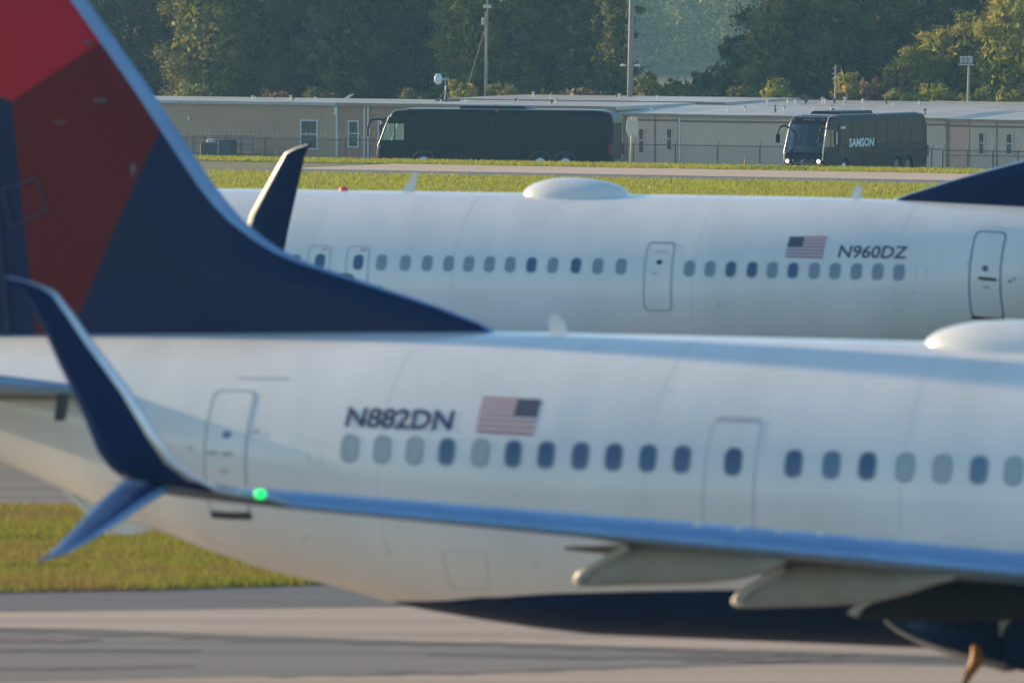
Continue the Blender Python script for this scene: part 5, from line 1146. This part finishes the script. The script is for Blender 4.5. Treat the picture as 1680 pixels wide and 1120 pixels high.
T_ = [  # px, b, height, radius, palette, label, options
 (95, 520, 17, 4.2, 'dk', 'tall dark tree behind the fin of the nearest airliner', {}),
 (215, 522, 17, 4.2, 'dk', 'tall dark green tree just right of the red and navy fin', {}),
 (285, 530, 18, 3.8, 'dk', 'deep shaded tree left of the olive tree over the tan hut', {}),
 (345, 516, 15, 3.4, 'md', 'broad olive tree over the tan hut with the deck', dict(base=.03)),
 (420, 520, 17, 3.6, 'md', 'olive green tree above the wooden deck stairs', {}),
 (485, 526, 17, 3.4, 'dk', 'dark tree above the white framed window of the tan hut', {}),
 (560, 518, 16, 3.4, 'dk', 'very dark tree behind the tilted white panel antenna', {}),
 (630, 522, 18, 3.6, 'dk', 'dark tree left of the drum shaped dish', {}),
 (700, 528, 17, 3.4, 'dk', 'dark tree rising directly behind the drum shaped dish', {}),
 (765, 518, 14, 2.8, 'lt', 'lighter green tree left of the slim wooden pole', dict(base=.03)),
 (835, 520, 16, 3.2, 'md', 'mid green tree right of the slim wooden pole', {}),
 (905, 524, 16, 3.0, 'md', 'loose green tree above the rear half of the left coach', dict(sparse=True, dens=.9)),
 (965, 520, 17, 2.9, 'dk', 'open tree with gaps of sky coloured haze between its limbs', dict(sparse=True, dens=.75)),
 (1008, 514, 15, 2.0, 'dk', 'thin open tree touching the thick grey pole', dict(sparse=True, dens=.7)),
 (1168, 524, 5.8, 2.0, 'dk', 'low dark tree at the foot of the gap, left of the rising tree slope', dict(base=.02)),
 (1214, 522, 8.0, 2.1, 'dk', 'dark rounded tree at the left end of the right hand wood', dict(base=.02)),
 (1262, 520, 10.6, 2.3, 'md', 'tree with sunlit left edge stepping up right of the gap', dict(base=.03)),
 (1302, 524, 13.5, 2.5, 'dk', 'tall dark tree above the front of the right coach', {}),
 (1350, 522, 15, 3.1, 'dk', 'tall dark tree behind the thin pale post', {}),
 (1420, 526, 17, 3.4, 'dk', 'deep dark tree above the lettering of the right coach', {}),
 (1490, 530, 17, 3.4, 'dk', 'dark tree rising behind the russet bushes', {}),
 (1560, 534, 17, 3.2, 'dk', 'dark crown showing above the autumn yellow trees', dict(sparse=True)),
 (1650, 536, 17, 3.4, 'md', 'olive crown behind the yellow trees at the right edge', {}),
 (1760, 530, 17, 3.6, 'md', 'olive tree beyond the right edge of the photo', {}),
 (1505, 514, 7.4, 2.3, 'ye', 'small golden tree left of the floodlight mast', dict(base=.02)),
 (1555, 516, 8.8, 3.0, 'lt', 'yellow green tree just behind the floodlight mast', dict(base=.02)),
 (1615, 516, 9.8, 3.2, 'lt', 'yellow green tree right of the floodlight mast', dict(base=.02)),
 (1672, 514, 11.5, 3.3, 'ye', 'tall golden green tree at the right edge of the photo', dict(base=.02)),
 (1388, 510.5, 6.1, 1.0, 'ye', 'small narrow yellow tree beside the thin pale post', dict(base=.03)),
]
B_ = [
 (318, 510, 4.4, 1.5, 'lt', 'sunlit yellow green bush above the roof of the tan hut'),
 (455, 511, 4.0, 1.6, 'br', 'reddish bush behind the tan hut, above its window'),
 (520, 511, 4.2, 1.6, 'dk', 'dark bush behind the roof left of the white panel antenna'),
 (680, 511, 4.2, 1.7, 'dk', 'dark bush behind the roof left of the drum shaped dish'),
 (757, 510, 5.0, 1.4, 'lt', 'bright green bush right of the drum shaped dish'),
 (830, 511, 4.6, 1.6, 'md', 'olive bush at the foot of the slim wooden pole'),
 (900, 511, 4.4, 1.7, 'dk', 'dark bush above the middle of the left coach'),
 (960, 511, 4.6, 1.5, 'br', 'brownish bush above the tail of the left coach'),
 (1062, 512, 5.6, 1.2, 'md', 'slender bush just right of the thick grey pole'),
 (1100, 512, 4.6, 1.5, 'dk', 'dark bush filling the foot of the gap in the trees'),
 (1140, 512, 4.6, 1.8, 'dk', 'low dark bush behind the grey hut'),
 (1083, 514, 5.2, 1.8, 'md', 'olive bush between the slender bush and the foot of the gap'),
 (1122, 515, 5.0, 1.9, 'dk', 'dark broad bush just behind the low bush of the grey hut'),
 (1046, 515, 5.0, 1.6, 'dk', 'dark bush at the foot of the thick grey pole'),
 (1215, 511, 4.6, 1.7, 'dk', 'dark bush above the traffic cone'),
 (1275, 510, 5.2, 1.5, 'lt', 'light green bush above the windscreen of the right coach'),
 (1328, 510, 4.2, 1.4, 'br', 'russet bush left of the thin pale post'),
 (1432, 512, 5.4, 1.5, 'br', 'russet bush right of the small narrow yellow tree'),
 (1470, 513, 6.6, 1.4, 'br', 'taller russet bush under the dark trees'),
 (1478, 510, 4.6, 1.4, 'ye', 'low golden bush in front of the russet bushes'),
 (1535, 510, 5.0, 1.7, 'ye', 'golden bush left of the floodlight mast foot'),
 (1600, 510, 4.8, 1.7, 'md', 'olive bush right of the floodlight mast foot'),
 (1650, 510, 4.6, 1.7, 'ye', 'golden bush near the right edge of the photo'),
 (1710, 510, 5.4, 1.8, 'md', 'olive bush beyond the right edge of the photo'),
]
for px, b, h, r, pal, lab, o in T_: tree(px, b, h, r, pal, lab, **o)
for px, b, h, r, pal, lab in B_: tree(px, b, h, r, pal, lab, dens=1.1, base=.02, size=.16, cat='bush', ncl=16, name='bush', group='bushes behind the huts')
# dense wood behind the first trees, one mass nobody could count
cs = []; rs = []
for px in list(range(40, 1010, 24)) + list(range(1275, 1800, 24)):
    for zz in np.linspace(1, 17, 9):
        a, _ = onB(px, 100, 548 + RNG.uniform(-5, 8)); p = G(a, 548 + RNG.uniform(-6, 8), tz(548) + zz); 
        if 930 < px < 1010 and RNG.random() < .55: continue
        cs.append(p); rs.append(RNG.uniform(1.0, 2.0))
V, k = leaves(np.array(cs), np.array(rs), 300000, .30); me = pydata_fast('woodland', V.reshape(-1, 3), np.arange(len(V) * 3).reshape(-1, 3), LM['dk']); at = me.attributes.new('tone', 'FLOAT', 'FACE'); at.data.foreach_set('value', (RNG.uniform(0, .4, len(cs))[k]).astype(np.float32))
o = bpy.data.objects.new('woodland', me); COL.objects.link(o); tag(o, 'dark mass of woodland closing the view behind the first trees', 'woodland', kind='stuff')
cs = []; rs = []
for i in range(1700):
    a = RNG.uniform(-740, -590); b_ = RNG.uniform(1200, 1340); hgt = 19 + 4 * ((b_ - 1200) / 140) + RNG.uniform(-4, 4)
    for q in range(3): cs.append(G(a + RNG.normal(0, 1.5), b_ + RNG.normal(0, 2), tz(b_) + hgt * RNG.uniform(-.1, 1))); rs.append(RNG.uniform(2.0, 4.2))
V, k = leaves(np.array(cs), np.array(rs), 330000, .60); me = pydata_fast('distant_forest', V.reshape(-1, 3), np.arange(len(V) * 3).reshape(-1, 3), LM['far']); at = me.attributes.new('tone', 'FLOAT', 'FACE'); at.data.foreach_set('value', (RNG.uniform(0, .85, len(cs))[k]).astype(np.float32))
o = bpy.data.objects.new('distant_forest', me); COL.objects.link(o); tag(o, 'far off forest fading into haze in the gap between the trees', 'forest', kind='stuff')

# ------------------------------------------------------------------ haze
hm = bpy.data.materials.new('haze'); hm.use_nodes = True; n = hm.node_tree; n.nodes.remove(n.nodes['Principled BSDF']); pv = n.nodes.new('ShaderNodeVolumePrincipled')
pv.inputs['Color'].default_value = (.26, .55, .85, 1); pv.inputs['Density'].default_value = HAZE; pv.inputs['Anisotropy'].default_value = .25; n.links.new(pv.outputs[0], n.nodes['Material Output'].inputs['Volume'])
mb = MB(); mb.box(-1100, 1400, -500, 1850, -15.5, 30); hz = mb.build('haze', hm); tag(hz, 'thin morning haze over the whole airfield', 'haze', kind='stuff')
